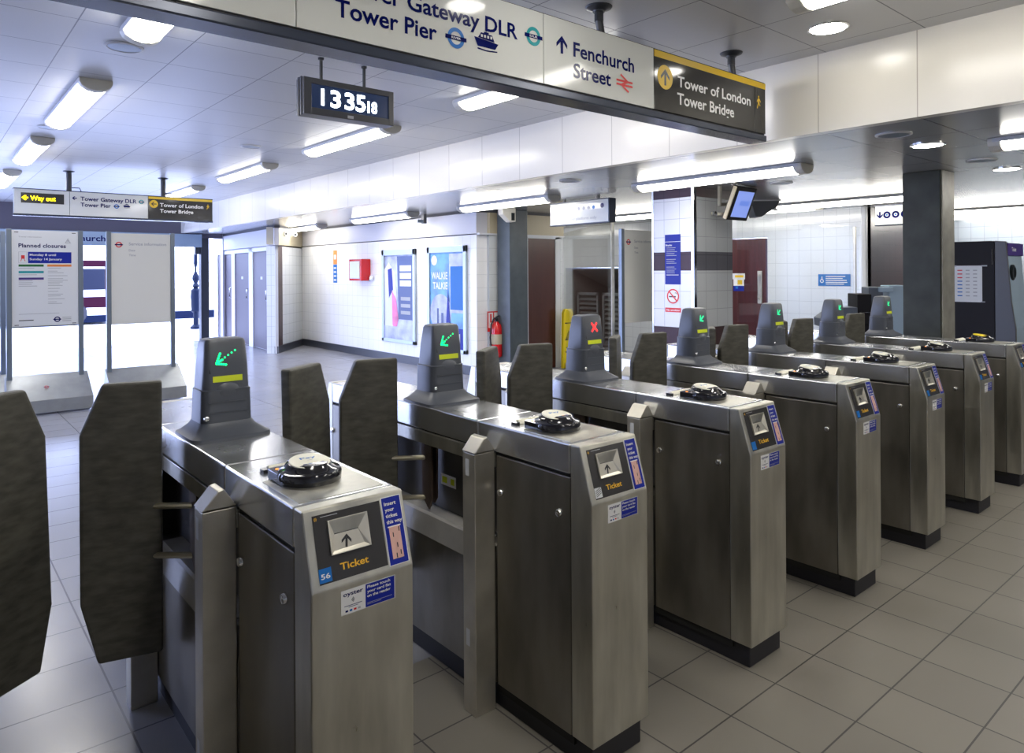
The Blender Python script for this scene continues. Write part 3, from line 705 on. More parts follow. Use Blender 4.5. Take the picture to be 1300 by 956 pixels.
spk(5.13, 2.0, LC, 'round speaker beside the low downlight nearest the bulkhead'); spk(7.03, 3.87, LC, 'round speaker above the hanging monitor'); spk(6.94, 2.0, LC, 'round speaker just right of the dark column top')

# ------------------------------------------------------------------ hangers
def hanger(bm, x, y, z0, z1, r=.022):
    lathe(bm, [(.075, 0), (.070, -.008), (.035, -.022), (.032, -.03)], (x, y, z1), 24)
    tube(bm, [(x, y, z1 - .02), (x, y, z0 + (z1 - z0) * .5)], r * 1.15, 14); tube(bm, [(x, y, z0 + (z1 - z0) * .55), (x + .02, y, z0)], r, 14)

# ------------------------------------------------------------------ big direction sign
bs = thing('direction_sign', 'long enamel direction sign hanging above the gates, Tower Pier, Fenchurch Street, Tower of London', 'sign', (0, 2.6, 0))
bm = bmesh.new()
for a, b in ((-.30, 1.119), (1.123, 2.414), (2.418, 3.290)): box(bm, a, b, 0, .12, 2.515, 2.868, .002)
obj('white_panel', bm, 'sign_white', bs)
bm = bmesh.new(); box(bm, 3.293, 4.378, 0, .12, 2.515, 2.868, .002); box(bm, 4.382, 4.515, 0, .12, 2.515, 2.868, .002); obj('black_panel', bm, 'sign_black', bs)
bm = bmesh.new(); box(bm, -.30, 4.52, .012, .108, 2.50, 2.876, .001); obj('inner_frame', bm, 'black', bs)
bm = bmesh.new(); box(bm, -.30, 4.518, -.008, .128, 2.462, 2.505, .006); obj('bottom_rail', bm, 'rail', bs)
bm = bmesh.new(); hanger(bm, 2.89, .0, 2.87, HC); bmesh.ops.translate(bm, vec=(0, .06, 0), verts=bm.verts); obj('hanger', bm, 'iron', bs)
bm = bmesh.new(); hanger(bm, 4.19, .0, 2.87, HC); bmesh.ops.translate(bm, vec=(0, .06, 0), verts=bm.verts); obj('hanger', bm, 'iron', bs)
bm = bmesh.new(); hanger(bm, 1.3, .0, 2.87, HC); bmesh.ops.translate(bm, vec=(0, .06, 0), verts=bm.verts); obj('hanger', bm, 'iron', bs)
def boat(p, x, y, w, c='navy'):
    s = w
    p.poly([(x, y + .30 * s), (x + s, y + .22 * s), (x + .86 * s, y + .02 * s), (x + .14 * s, y + .02 * s)], c, 2)
    p.poly([(x + .16 * s, y + .30 * s), (x + .84 * s, y + .25 * s), (x + .74 * s, y + .46 * s), (x + .28 * s, y + .48 * s)], c, 2)
    for i in range(4): p.rect(x + (.27 + i * .13) * s, x + (.35 + i * .13) * s, y + .33 * s, y + .42 * s, 'sign_white', 3)
    p.rect(x + .40 * s, x + .60 * s, y + .47 * s, y + .52 * s, c, 2); p.rect(x + .47 * s, x + .50 * s, y + .52 * s, y + .60 * s, c, 2)
    p.line((x + .14 * s, y - .05 * s), (x + .5 * s, y - .08 * s), .04 * s, c, 2); p.line((x + .5 * s, y - .08 * s), (x + .95 * s, y - .04 * s), .04 * s, c, 2)
def nr(p, x0, x1, y0, y1, c='red'):
    h = (y1 - y0); w = (x1 - x0); t = h * .13; ya, yb = y0 + h * .62, y0 + h * .38
    p.rect(x0, x1, ya - t / 2, ya + t / 2, c, 2); p.rect(x0, x1, yb - t / 2, yb + t / 2, c, 2)
    p.line((x0 + w * .25, y1), (x0 + w * .70, ya), t, c, 3); p.line((x0 + w * .70, ya), (x0 + w * .30, yb), t, c, 4); p.line((x0 + w * .30, yb), (x0 + w * .75, y0), t, c, 3)
def man(p, x, y, h, c='yellow'):
    p.disc(x, y + h * .92, h * .09, c, 2, 12); p.poly([(x - h * .1, y + h * .80), (x + h * .12, y + h * .80), (x + h * .10, y + h * .42), (x - h * .10, y + h * .42)], c, 2)
    p.line((x - h * .03, y + h * .45), (x - h * .22, y), h * .11, c, 3); p.line((x + h * .04, y + h * .45), (x + h * .2, y + .02), h * .11, c, 2)
    p.line((x - h * .08, y + h * .76), (x - h * .24, y + h * .5), h * .08, c, 3); p.line((x + h * .1, y + h * .76), (x + h * .26, y + h * .52), h * .08, c, 3)
pr = Print((0, -.0005, 0), (1, 0, 0), (0, 0, 1), .0006)
pr.text('Fenchurch', 2.627, 2.694, .075, 'navy', x1=3.113); pr.text('Street', 2.627, 2.585, .074, 'navy', x1=2.917); pr.arrow(2.543, 2.736, .092, 0, 'navy', w=.018)
nr(pr, 2.962, 3.098, 2.574, 2.664)
pr.text('Tower Gateway DLR', 1.283, 2.701, .070, 'navy', x1=2.243); pr.text('Tower Pier', 1.283, 2.596, .071, 'navy', x1=1.770)
pr.roundel(2.347, 2.737, .047, 'teal', 'navy', t='DLR'); pr.roundel(1.874, 2.630, .047, 'sky', 'navy', t='RIVER'); boat(pr, 1.977, 2.618, .145)
tag(pr.done('lettering', bs), 'navy lettering on white')
pr = Print((0, -.0005, 0), (1, 0, 0), (0, 0, 1), .0006)
pr.rect(3.295, 4.514, 2.824, 2.864, 'yellow', 1); pr.disc(3.396, 2.717, .072, 'yellow', 1); pr.arrow(3.396, 2.717, .098, 0, 'black', w=.018, l=2)
pr.text('Tower of London', 3.515, 2.684, .064, 'white', x1=4.324); pr.text('Tower Bridge', 3.511, 2.578, .068, 'white', x1=4.123); man(pr, 4.425, 2.680, .088)
tag(pr.done('lettering', bs), 'white and yellow lettering on black')

# ------------------------------------------------------------------ clock
ck = thing('digital_clock', 'hanging digital clock with glowing white digits reading 13 35 18', 'clock', (1.96, 4.43, 0))
bm = bmesh.new()
box(bm, 0, .68, .02, .12, 2.625, 2.87, .004); box(bm, .054, .641, .001, .025, 2.832, 2.87, .002); box(bm, .054, .641, .001, .025, 2.625, 2.672, .002); box(bm, 0, .055, 0, .025, 2.625, 2.87, .003); box(bm, .64, .68, 0, .025, 2.625, 2.87, .003)
box(bm, -.006, .004, .03, .05, 2.62, 2.875); box(bm, -.006, .004, .07, .09, 2.62, 2.875)
obj('case', bm, 'case', ck)
bm = bmesh.new(); box(bm, .04, .64, .012, .021, 2.656, 2.842); obj('glass', bm, 'clock_face', ck)
pr = Print((0, .0115, 0), (1, 0, 0), (0, 0, 1), .0006)
pr.text('1', .128, 2.700, .108, 'digits', width=.95); pr.text('3', .195, 2.697, .112, 'digits', x1=.270); pr.text('3', .300, 2.697, .112, 'digits', x1=.372); pr.text('5', .385, 2.697, .112, 'digits', x1=.458); pr.text('18', .475, 2.697, .078, 'digits', x1=.550)
pr.done('digits', ck)
pr = Print((0, -.0008, 0), (1, 0, 0), (0, 0, 1), .0006); pr.rect(.315, .36, 2.632, 2.652, 'grey', 1); pr.done('maker_plate', ck)
for x in (.15, .475):
    bm = bmesh.new(); tube(bm, [(x, .06, 2.865), (x, .06, HC)], .011, 12); lathe(bm, [(.02, 0), (.02, -.012), (.012, -.016)], (x, .06, HC), 16); obj('hanging_rod', bm, 'iron', ck)

# ------------------------------------------------------------------ small hanging sign in the hall
ss = thing('direction_sign', 'small hanging sign at the back with lit yellow Way out, above the info stands', 'sign', (0, 11.63, 0))
bm = bmesh.new(); box(bm, 1.02, 1.665, 0, .10, 2.40, 2.74, .002); box(bm, 1.67, 2.675, 0, .10, 2.40, 2.74, .002); obj('white_panel', bm, 'sign_white', ss)
bm = bmesh.new(); box(bm, 2.679, 3.61, 0, .10, 2.40, 2.74, .002); obj('black_panel', bm, 'sign_black', ss)
bm = bmesh.new(); box(bm, 1.015, 3.615, -.005, .105, 2.375, 2.402, .003); box(bm, 1.015, 3.615, -.003, .103, 2.738, 2.75, .002); obj('edge_rail', bm, 'rail', ss)
for x in (1.667, 2.9):
    bm = bmesh.new(); lathe(bm, [(.075, 0), (.070, -.008), (.035, -.022)], (x, .05, HC), 20); tube(bm, [(x, .05, HC - .01), (x, .05, 2.74)], .035, 12)
    tube(bm, [(x + .02, .05, 2.80), (x + .13, .05, 2.80), (x + .15, .05, 2.75)], .007, 8); obj('hanger', bm, 'iron', ss)
pr = Print((0, -.001, 0), (1, 0, 0), (0, 0, 1), .001)
pr.rect(1.10, 1.60, 2.55, 2.69, 'black', 1); pr.text('Way out', 1.205, 2.59, .062, 'signlit', x1=1.50); pr.arrow(1.145, 2.62, .075, 90, 'signlit', w=.02)
pr.arrow(1.725, 2.648, .06, 90, 'navy', w=.013); pr.text('Tower Gateway DLR', 1.80, 2.62, .055, 'navy', x1=2.52); pr.text('Tower Pier', 1.80, 2.535, .055, 'navy', x1=2.18)
pr.roundel(2.585, 2.645, .032, 'teal', 'navy'); pr.roundel(2.255, 2.56, .032, 'sky', 'navy'); boat(pr, 2.34, 2.55, .10)
pr.rect(2.682, 3.607, 2.70, 2.736, 'yellow', 1); pr.disc(2.755, 2.625, .06, 'yellow', 1); pr.arrow(2.755, 2.625, .075, 90, 'black', w=.014, l=2)
pr.text('Tower of London', 2.84, 2.59, .055, 'white', x1=3.47); pr.text('Tower Bridge', 2.84, 2.50, .055, 'white', x1=3.32); man(pr, 3.54, 2.585, .075)
pr.done('lettering', ss)
# illuminated entrance sign seen from behind
es = thing('entrance_sign', 'pale blue sign reading Fenchurch under the dark fascia at the street entrance', 'sign', (0, 17.24, 0))
bm = bmesh.new(); box(bm, -2.0, 5.1, -.03, .03, 2.18, 2.48, .003); obj('panel', bm, 'machine_blue', es)
pr = Print((0, -.031, 0), (1, 0, 0), (0, 0, 1), .001); pr.text('Fenchurch', 2.26, 2.275, .12, 'navy', x1=3.125, l=1); pr.done('lettering', es)

# ------------------------------------------------------------------ platform signs right
def board_x(name, lb, x, y0, y1, z0, z1, dark_end):
    t = thing(name, lb, 'sign', (x, y1, 0))      # local +x -> world -y
    t.rotation_euler = (0, 0, R(-90)); L = y1 - y0
    bm = bmesh.new(); box(bm, 0, L, 0, .11, z0, z1, .002); obj('panel', bm, 'sign_white', t)
    bm = bmesh.new(); box(bm, -.005, L + .004, -.004, .114, z1, z1 + .014); box(bm, -.005, L + .004, -.004, .114, z0 - .012, z0); obj('edge_rail', bm, 'rail', t)
    bm = bmesh.new(); box(bm, L, L + .02, -.006, .116, z0 - .012, z1 + .014, .003); obj('end_cap', bm, 'rail', t)
    bm = bmesh.new(); [box(bm, a, a + .03, .04, .07, z1, LC) for a in (.2, L - .23)]; obj('bracket', bm, 'iron', t)
    return t
t = board_x('platform_sign', 'white hanging sign reading platform only, left of the tiled column', 6.45, 5.80, 6.83, 2.18, 2.455, 1)
pr = Print((0, -.0008, 0), (1, 0, 0), (0, 0, 1), .0008)
pr.text('to eastbound platform only', .10, 2.225, .035, 'grey', x1=.84); pr.text('i', .42, 2.36, .05, 'grey', x1=.43)
for i, c in enumerate(('grey', 'grey', 'grey', 'sky')): pr.disc(.53 + i * .085, 2.37, .024, c, 1, 16)
pr.disc(.93, 2.38, .03, 'navy', 1); pr.done('lettering', t)
t = board_x('platform_sign', 'white hanging sign with round pictograms beside the dark column', 9.9, 3.4, 4.10, 2.17, 2.42, 1)
pr = Print((0, -.0008, 0), (1, 0, 0), (0, 0, 1), .0008)
pr.arrow(.06, 2.30, .09, 180, 'navy', w=.02)
for i in range(3): pr.ring(.15 + i * .11, 2.30, .047, .022, 'navy', 1, n=20); pr.disc(.15 + i * .11, 2.30, .012, 'sky', 2, 10)
for i in range(4): pr.rect(.48, .66, 2.35 - i * .04, 2.36 - i * .04, 'grey', 1)
pr.done('lettering', t)

# ------------------------------------------------------------------ monitor and speaker box
mo = thing('hanging_monitor', 'small tilted black monitor with blue picture hanging beside the tiled column', 'monitor', (6.98, 4.30, 2.30), 0)
TM = Matrix.Rotation(R(22), 4, 'X')
def tilted(bm): bmesh.ops.transform(bm, matrix=TM, verts=bm.verts)
bm = bmesh.new(); box(bm, -.20, .20, 0, .07, -.19, .19, .012); tilted(bm); obj('case', bm, 'machine', mo)
bm = bmesh.new(); box(bm, -.215, -.198, .005, .05, -.185, .185, .005); tilted(bm); obj('side_trim', bm, 'beige', mo)
pr = Print(TM @ Vector((0, -.001, 0)), (1, 0, 0), TM.to_3x3() @ Vector((0, 0, 1)), .001)
pr.rect(-.155, .155, -.15, .145, 'tv', 1)
for i in range(6): pr.poly([(-.06 + i * .03, -.02), (-.045 + i * .03, -.01), (-.035 + i * .03, .05), (-.05 + i * .03, .03)], 'tv2', 2)
pr.done('picture', mo)
bm = bmesh.new(); tube(bm, [(-.20, .16, .20), (-.20, .16, -.02)], .022); tube(bm, [(-.20, .16, .0), (-.05, .07, 0)], .018); obj('bracket', bm, 'steel_light', mo)
sb = thing('wedge_camera_box', 'grey wedge shaped box under the low ceiling right of the monitor', 'camera', (8.6, 4.96, LC), R(-40))
bm = bmesh.new(); prism(bm, [(-.20, 0), (-.13, -.22), (-.05, -.22), (.16, -.09), (.19, -.02), (.19, 0)], XZ, (0, .25), .008); obj('housing', bm, 'machine_grey', sb)
bm = bmesh.new(); box(bm, -.22, .21, -.01, .26, -.012, 0, .002); obj('mount_plate', bm, 'lamp_body', sb)
sc2 = thing('security_camera', 'beige security camera on the ceiling above the grey column', 'camera', (6.62, 7.95, LC), R(-15))
bm = bmesh.new(); prism(bm, [(.0, 0), (.12, 0), (.12, -.20), (.03, -.20), (-.09, -.09), (-.10, 0)], XZ, (-.08, .08), .01); obj('housing', bm, 'lamp_end', sc2)
bm = bmesh.new(); box(bm, .045, .10, -.088, -.078, -.18, -.07, .006); obj('lens_window', bm, 'screen', sc2)
for x, y, lb in ((5.70, 13.75, 'left one of two white sensors above the return wall'), (5.98, 13.95, 'right one of two white sensors above the return wall')):
    t = thing('sensor', lb, 'sensor', (x, y, 2.36)); bm = bmesh.new(); lathe(bm, [(.05, .0), (.05, -.08), (.04, -.10)], (0, .12, 0), 20, ax='y'); obj('housing', bm, 'lamp_body', t)
    bm = bmesh.new(); lathe(bm, [(.02, -.001), (.02, -.004)], (0, .02, 0), 16, ax='y'); obj('eye', bm, 'screen', t)
t = thing('security_camera', 'small grey camera bracket on the dark joint above the posters', 'camera', (6.30, 9.65, LC))
bm = bmesh.new(); box(bm, -.03, .03, -.04, .04, -.14, 0, .006); obj('housing', bm, 'machine_grey', t); bm = bmesh.new(); box(bm, -.14, -.02, -.03, .03, -.13, -.08, .006); obj('lens_window', bm, 'stand_post', t)

# ------------------------------------------------------------------ info stands
def stand(lb, x, y, w, bz0, bz1, yb=.35, base=True):
    t = thing('info_stand', lb, 'stand', (x, y, 0), 0, 'information stands')
    for a in (0, w):
        bm = bmesh.new(); box(bm, a - .026, a + .026, yb - .025, yb + .025, .1, 2.09, .004); obj('upright', bm, 'stand_post', t)
    bm = bmesh.new(); box(bm, .026, w - .026, yb - .014, yb + .014, bz0, bz1, .002); bo = obj('board', bm, 'board', t)
    if base:
        bm = bmesh.new(); pr_ = [(0, .02), (0, .165), (yb + .03, .41), (yb + .06, .41), (yb + .12, .02)]
        prism(bm, pr_, YZ, (-.04, w + .07), .004); obj('base', bm, 'stand_base', t)
    return t, bo
t, bo = stand('information stand with the Planned closures poster', .805, 9.40, .70, .975, 2.075)
pr = Print((.03, .335, 0), (1, 0, 0), (0, 0, 1), .001)
pr.rect(0, .64, .98, 2.07, 'paper', 1)
for a in (.02, .58):
    for z in (.99, 2.05): pr.rect(a, a + .04, z, z + .008, 'black', 2)
pr.text('Travel information', .06, 1.995, .013, 'grey', x1=.28); pr.text('Planned closures', .06, 1.88, .045, 'navy', x1=.52)
pr.poly([(.51, 1.935), (.57, 1.935), (.54, 1.995)], 'grey', 2); pr.poly([(.522, 1.943), (.558, 1.943), (.54, 1.98)], 'paper', 3); pr.rect(.5375, .5425, 1.95, 1.97, 'navy', 4)
pr.rect(.06, .14, 1.70, 1.83, 'grey', 2); pr.rect(.063, .137, 1.703, 1.827, 'paper', 3); pr.rect(.085, .118, 1.75, 1.79, 'red', 4); pr.line((.09, 1.75), (.08, 1.72), .006, 'red', 4); pr.line((.113, 1.75), (.123, 1.72), .006, 'red', 4)
pr.rect(.15, .575, 1.70, 1.83, 'blue', 2); pr.text('Monday 8 until', .165, 1.785, .024, 'white', x1=.42, l=3); pr.text('Sunday 14 January', .165, 1.735, .024, 'white', x1=.48, l=3)
for i, (a, b, z, c) in enumerate(((.06, .30, 1.66, 'green'), (.06, .30, 1.585, 'teal'), (.06, .30, 1.51, 'purple'), (.335, .575, 1.66, 'orange'))): pr.rect(a, b, z, z + .025, c, 2)
for a, z0, z1 in ((.34, 1.22, 1.645), (.06, 1.42, 1.50), (.06, 1.56, 1.57), (.06, 1.635, 1.645)):
    z = z1
    while z > z0: pr.rect(a, a + random.uniform(.08, .2), z - .006, z, 'grey', 2); z -= random.choice((.02, .02, .034))
pr.rect(.06, .45, 1.115, 1.12, 'grey', 2); pr.rect(.06, .20, 1.04, 1.05, 'black', 2); pr.roundel(.43, 1.045, .032, 'navy', 'navy')
for z in (1.065, 1.045, 1.025): pr.rect(.48, .57, z - .004, z + .004, 'grey', 2)
pr.done('poster', bo)
pr = Print((0, -.001, 0), (1, 0, 0), (0, 0, 1), .001); pr.o = Vector((.33, .16, .285)); pr.V = Vector((0, .38, .245)).normalized(); pr.N = pr.U.cross(pr.V); pr.o += pr.N * .004
pr.roundel(0, 0, .022, 'red', 'navy', 1); pr.done('base_mark', t)
t, bo = stand('information stand with a blank Service information board', 1.80, 9.40, .725, .95, 2.07)
def service(pr):
    pr.rect(0, .66, .96, 2.06, 'board', 1); pr.roundel(.08, 1.93, .036, 'red', 'navy')
    pr.text('Service information', .19, 1.925, .035, 'grey', x1=.62); pr.text('Date', .19, 1.85, .026, 'grey'); pr.text('Time', .19, 1.79, .026, 'grey')
pr = Print((.03, .335, 0), (1, 0, 0), (0, 0, 1), .001); service(pr); pr.done('poster', bo)
t, bo = stand('information stand with a blank board, half behind the tiled column', 6.62, 5.62, .72, .93, 2.08, .12)
pr = Print((.03, .105, 0), (1, 0, 0), (0, 0, 1), .001); service(pr); pr.done('poster', bo)
# sliver of another stand at the left edge
t, bo = stand('information stand cut off by the left edge', .06, 10.05, .74, .95, 2.06)
pr = Print((.03, .335, 0), (1, 0, 0), (0, 0, 1), .001); pr.rect(0, .74, .97, 2.05, 'paper', 1); pr.rect(.5, .74, 1.95, 2.05, 'navy', 2); pr.done('poster', bo)

# ------------------------------------------------------------------ things on the poster wall (x = 6.45, facing -x)
def frame_poster(lb, y1, y0, z0, z1, art):
    t = thing('framed_poster', lb, 'poster', (6.45, y1, 0), R(-90)); L = y1 - y0
    bm = bmesh.new()
    for a, b, c, d in ((0, L, z1 - .10, z1), (0, L, z0, z0 + .06), (0, .07, z0, z1), (L - .07, L, z0, z1)): box(bm, a, b, -.045, -.002, c, d, .004)
    obj('frame', bm, 'pframe', t); bm = bmesh.new(); box(bm, .02, L - .02, -.02, -.002, z0 + .02, z1 - .02); obj('backing', bm, 'art_dark', t)
    pr = Print((.07, -.0205, 0), (1, 0, 0), (0, 0, 1), .002); art(pr, L - .14, z0 + .06, z1 - .10); pr.done('artwork', t)
def art1(p, w, z0, z1):
    p.rect(0, w, z0, z1, 'art_mix', 1); p.poly([(w * .45, z1 - .02), (w, z1 - .02), (w, z0 + .35), (w * .5, z0 + .35)], 'art_dark', 2)
    p.poly([(.0, z1 - .25), (.15, z1 - .12), (.35, z1 - .3), (.42, z0 + .7), (.3, z0 + .1), (.02, z0 + .0)], 'paper', 2)
    p.poly([(.12, z1 - .25), (.26, z1 - .22), (.30, z1 - .6), (.16, z1 - .75)], 'blue', 3); p.poly([(.26, z0 + .85), (.40, z0 + .7), (.48, z0 + .35), (.38, z0 + .1), (.28, z0 + .25)], 'art_pink', 4)
    for i in range(3): p.rect(w * .55, w * .93, z1 - .28 - i * .13, z1 - .18 - i * .13, 'paper', 3)
    for i in range(3): p.rect(w * .58, w * .9, z0 + .68 - i * .12, z0 + .74 - i * .12, 'grey', 3)
    p.rect(0, w, z0, z0 + .22, 'art_mix', 5)
def art2(p, w, z0, z1):
    p.rect(0, w, z0, z1, 'art_blue', 1); p.disc(.12, z1 - .12, .08, 'white', 2); p.text('WALKIE', .04, z1 - .42, .11, 'white', x1=w * .53); p.text('TALKIE', .08, z1 - .58, .11, 'white', x1=w * .53)
    p.poly([(w * .58, z1 - .02), (w, z1 - .02), (w, z1 - .95), (w * .60, z1 - .95)], 'art_mix', 3); p.rect(w * .62, w * .98, z1 - .9, z1 - .22, 'sky', 4)
    p.disc(.3, z0 + .55, .3, 'art_mix', 2); p.poly([(w * .48, z0 + .3), (w * .55, z0 + .95), (w * .62, z0 + .3)], 'blue', 5); p.rect(.2, .25, z0 + .3, z0 + .62, 'art_dark', 4); p.rect(.32, .38, z0 + .3, z0 + .55, 'art_dark', 4)
    p.rect(0, w, z0, z0 + .32, 'blue', 6); p.rect(.05, w * .9, z0 + .05, z0 + .24, 'paper', 7)
frame_poster('framed poster with pink and white figures, nearer the red cabinet', 11.21, 10.11, .345, 1.97, art1)
frame_poster('framed blue poster with white capitals, nearer the grey column', 9.74, 8.67, .31, 1.98, art2)
rb = thing('fire_hose_cabinet', 'red box with glass front on the white poster wall', 'fire cabinet', (6.45, 12.30, 0), R(-90))
bm = bmesh.new(); box(bm, .15, .62, -.20, -.005, 1.42, 1.82, .006); obj('case', bm, 'red_gloss', rb)
bm = bmesh.new(); box(bm, .19, .57, -.209, -.200, 1.46, 1.78, .003); obj('window', bm, 'paper', rb)
bm = bmesh.new(); lathe(bm, [(.055, 0), (.055, -.06), (.04, -.07)], (.70, -.008, 1.47), 20, ax='y'); obj('bell', bm, 'chrome', rb)
pr = Print((6.449, 13.21, 0), (0, -1, 0), (0, 0, 1), .003); pr.rect(0, .17, 1.74, 2.02, 'orange', 1); pr.rect(0, .17, 1.37, 1.735, 'sky', 1)
pr.rect(.04, .13, 1.84, 1.93, 'white', 2)
for z in (1.68, 1.6, 1.52, 1.44): pr.rect(.03, .14, z - .03, z, 'white', 2)
tag(pr.done('safety_notice'), 'narrow orange and blue notice left of the red box', 'notice')
# fire extinguisher
fe = thing('fire_extinguisher', 'red fire extinguisher hanging beside the grey column', 'fire extinguisher', (6.70, 8.29, .28))
bm = bmesh.new(); lathe(bm, [(.06, 0), (.082, .02), (.085, .06), (.085, .42), (.07, .49), (.03, .53), (.025, .55)], (0, 0, 0), 28); obj('cylinder', bm, 'red_gloss', fe)
bm = bmesh.new(); lathe(bm, [(.0855, .20), (.0862, .22), (.0862, .33), (.0855, .35)], (0, 0, 0), 28); obj('band', bm, 'beige', fe)
bm = bmesh.new(); lathe(bm, [(.028, .54), (.028, .58), (.02, .60)], (0, 0, 0), 16); prism(bm, [(-.02, .59), (.09, .63), (.09, .645), (-.02, .61)], XZ, (-.012, .012), .002); obj('valve', bm, 'plinth', fe)
bm = bmesh.new(); tube(bm, [(-.01, -.02, .57), (-.07, -.03, .60), (-.115, -.02, .50), (-.12, 0, .30), (-.10, 0, .12), (-.095, 0, .05)], .012); obj('hose', bm, 'plinth', fe)
pr = Print((6.61, 8.398, 0), (1, 0, 0), (0, 0, 1), .0015); pr.rect(0, .22, .66, .97, 'red', 1); pr.rect(.02, .11, .72, .95, 'white', 2); pr.rect(.13, .20, .86, .95, 'white', 2); pr.rect(.13, .20, .74, .78, 'white', 2); pr.rect(.13, .20, .80, .82, 'white', 2); pr.rect(.05, .08, .80, .93, 'red', 3)
tag(pr.done('extinguisher_sign'), 'red and white sign on the wall above the fire extinguisher', 'sign')
# yellow folded wet floor sign
yw = thing('wet_floor_sign', 'yellow folded wet floor sign leaning by the brown door', 'floor sign', (8.12, 8.2, 0))
bm = bmesh.new(); prism(bm, [(-.13, 0), (.13, 0), (.11, .90), (.07, .96), (-.07, .96), (-.11, .90)], XZ, (-.02, .0), .006); obj('front_leaf', bm, 'yellow_plastic', yw)
bm = bmesh.new(); prism(bm, [(-.13, 0), (.13, 0), (.11, .90), (.07, .96), (-.07, .96), (-.11, .90)], XZ, (.012, .03), .006); obj('rear_leaf', bm, 'yellow_plastic', yw)
pr = Print((0, -.021, 0), (1, 0, 0), (0, 0, 1), .001); pr.rect(-.08, .08, .72, .74, 'black', 1); pr.poly([(-.08, .45), (.08, .45), (0, .62)], 'black', 1); pr.rect(-.07, .07, .25, .28, 'black', 1); pr.rect(-.06, .06, .32, .34, 'black', 1); pr.done('marks', yw)

# ------------------------------------------------------------------ louvred recess (in wall_right)
lv = thing('louvred_unit', 'grey louvred grilles in a recess behind the yellow floor sign', 'grille', (10.7, 10.86, 0), R(-90))
bm = bmesh.new(); box(bm, 0, 1.496, 1.35, 1.40, 0, 1.645); box(bm, -.02, 0, .2, 1.38, 0, 1.645); box(bm, 1.496, 1.516, .2, 1.38, 0, 1.645); obj('recess', bm, 'recess', lv)
bm = bmesh.new(); prism(bm, [(.22, 1.62), (.22, 1.60), (1.34, 1.2), (1.34, 1.62)], YZ, (.02, 1.476)); obj('hood', bm, 'recess', lv)
for a in (.06, .80):
    bm = bmesh.new()
    for x0, x1, z0, z1 in ((a, a + .62, 1.06, 1.12), (a, a + .62, 0.02, .06), (a, a + .05, .02, 1.12), (a + .57, a + .62, .02, 1.12)): box(bm, x0, x1, .28, .32, z0, z1, .003)
    fo = obj('grille_frame', bm, 'stand_base', lv); bm = bmesh.new()
    for k in range(10): prism(bm, [(.29, .08 + k * .098), (.34, .12 + k * .098), (.345, .115 + k * .098), (.295, .07 + k * .098)], YZ, (a + .05, a + .57))
    obj('slats', bm, 'stand_base', fo)

# ------------------------------------------------------------------ things around the far wall
pr = Print((10.696, 5.285, 0), (0, -1, 0), (0, 0, 1), .004); pr.rect(0, .495, 1.325, 1.505, 'sky', 1); pr.ring(.06, 1.40, .03, .018, 'white', 2, n=16); pr.rect(.055, .068, 1.42, 1.47, 'white', 2)
for z, w in ((1.465, .30), (1.435, .26), (1.405, .32), (1.375, .33), (1.348, .28)): pr.rect(.12, .12 + w, z, z + .012, 'white', 2)
tag(pr.done('wall_sign'), 'wide blue sign with white text on the white tiled wall', 'sign')
# glass screens
def screen(lb, p, q, z1, posts, posth):
    p, q = Vector(p), Vector(q); d = q - p; L = d.length
    t = thing('glass_screen', lb, 'glass screen', (p.x, p.y, 0), math.atan2(d.y, d.x), 'clear glass screens')
    n = 1; w = L
    for i in range(n):
        bm = bmesh.new(); box(bm, i * w + .01, (i + 1) * w - .01, -.006, .006, .08, z1); obj('pane', bm, 'glass', t)
    for i in posts:
        bm = bmesh.new(); box(bm, L * i - .014, L * i + .014, -.02, .02, 0, posth, .004); obj('post', bm, 'steel_light', t)
    bm = bmesh.new(); box(bm, 0, L, -.02, .02, 0, .09, .004); obj('base_rail', bm, 'steel_light', t)
screen('glass screen running from the tiled column towards the brown tiled wall', (7.40, 4.64), (10.66, 4.64), 2.2, (.95,), 2.2)
screen('glass screen between the tiled column and the brown door wall', (6.66, 5.90), (8.14, 8.30), 2.2, (.02,), 2.2)
cl = thing('glass_clamp', 'pair of small chrome clamps holding the glass by the tiled column', 'clamp', (6.95, 4.60, 2.22))
bm = bmesh.new(); [lathe(bm, [(.028, 0), (.028, -.03), (.015, -.04)], (a, .05, 0), 16, ax='y') for a in (0, .22)]; obj('knob', bm, 'chrome', cl)
bm = bmesh.new(); box(bm, -.02, .24, .045, .07, -.02, .02, .004); obj('bar', bm, 'steel_light', cl)
# machine at the right
mc = thing('photo_machine', 'tall dark machine with a taped price list on its side, right edge', 'machine', (9.3, 2.56, 0))
bm = bmesh.new(); box(bm, .02, .62, .03, .72, .0, 1.89, .01); obj('body', bm, 'machine', mc)
bm = bmesh.new(); box(bm, 0, .02, .0, .45, .03, 1.885, .004); obj('side_panel', bm, 'machine', mc)
bm = bmesh.new(); prism(bm, [(-.003, 0.02), (-.003, 1.89), (-.11, 1.88), (-.16, 1.2), (-.20, .9), (-.21, .02)], YZ, (0, .035), .006); obj('side_fin', bm, 'machine_grey', mc)
bm = bmesh.new(); prism(bm, [(.02, 0.02), (.02, 1.88), (-.09, 1.87), (-.14, 1.2), (-.18, .9), (-.19, .02)], YZ, (.035, .62), .006); fr_ = obj('front', bm, 'machine_blue', mc)
bm = bmesh.new(); box(bm, .05, .62, -.12, -.08, 1.72, 1.86, .006); ts = obj('top_sign', bm, 'purple', mc)
pr = Print((.05, -.121, 0), (1, 0, 0), (0, 0, 1), .001); pr.text('Ticket', .12, 1.77, .045, 'white', l=1); pr.done('lettering', ts)
bm = bmesh.new(); lathe(bm, [(.09, 0), (.09, -.02), (.07, -.03), (.05, -.02)], (.20, -.11, 1.53), 24, ax='y'); obj('camera_lens', bm, 'screen', mc)
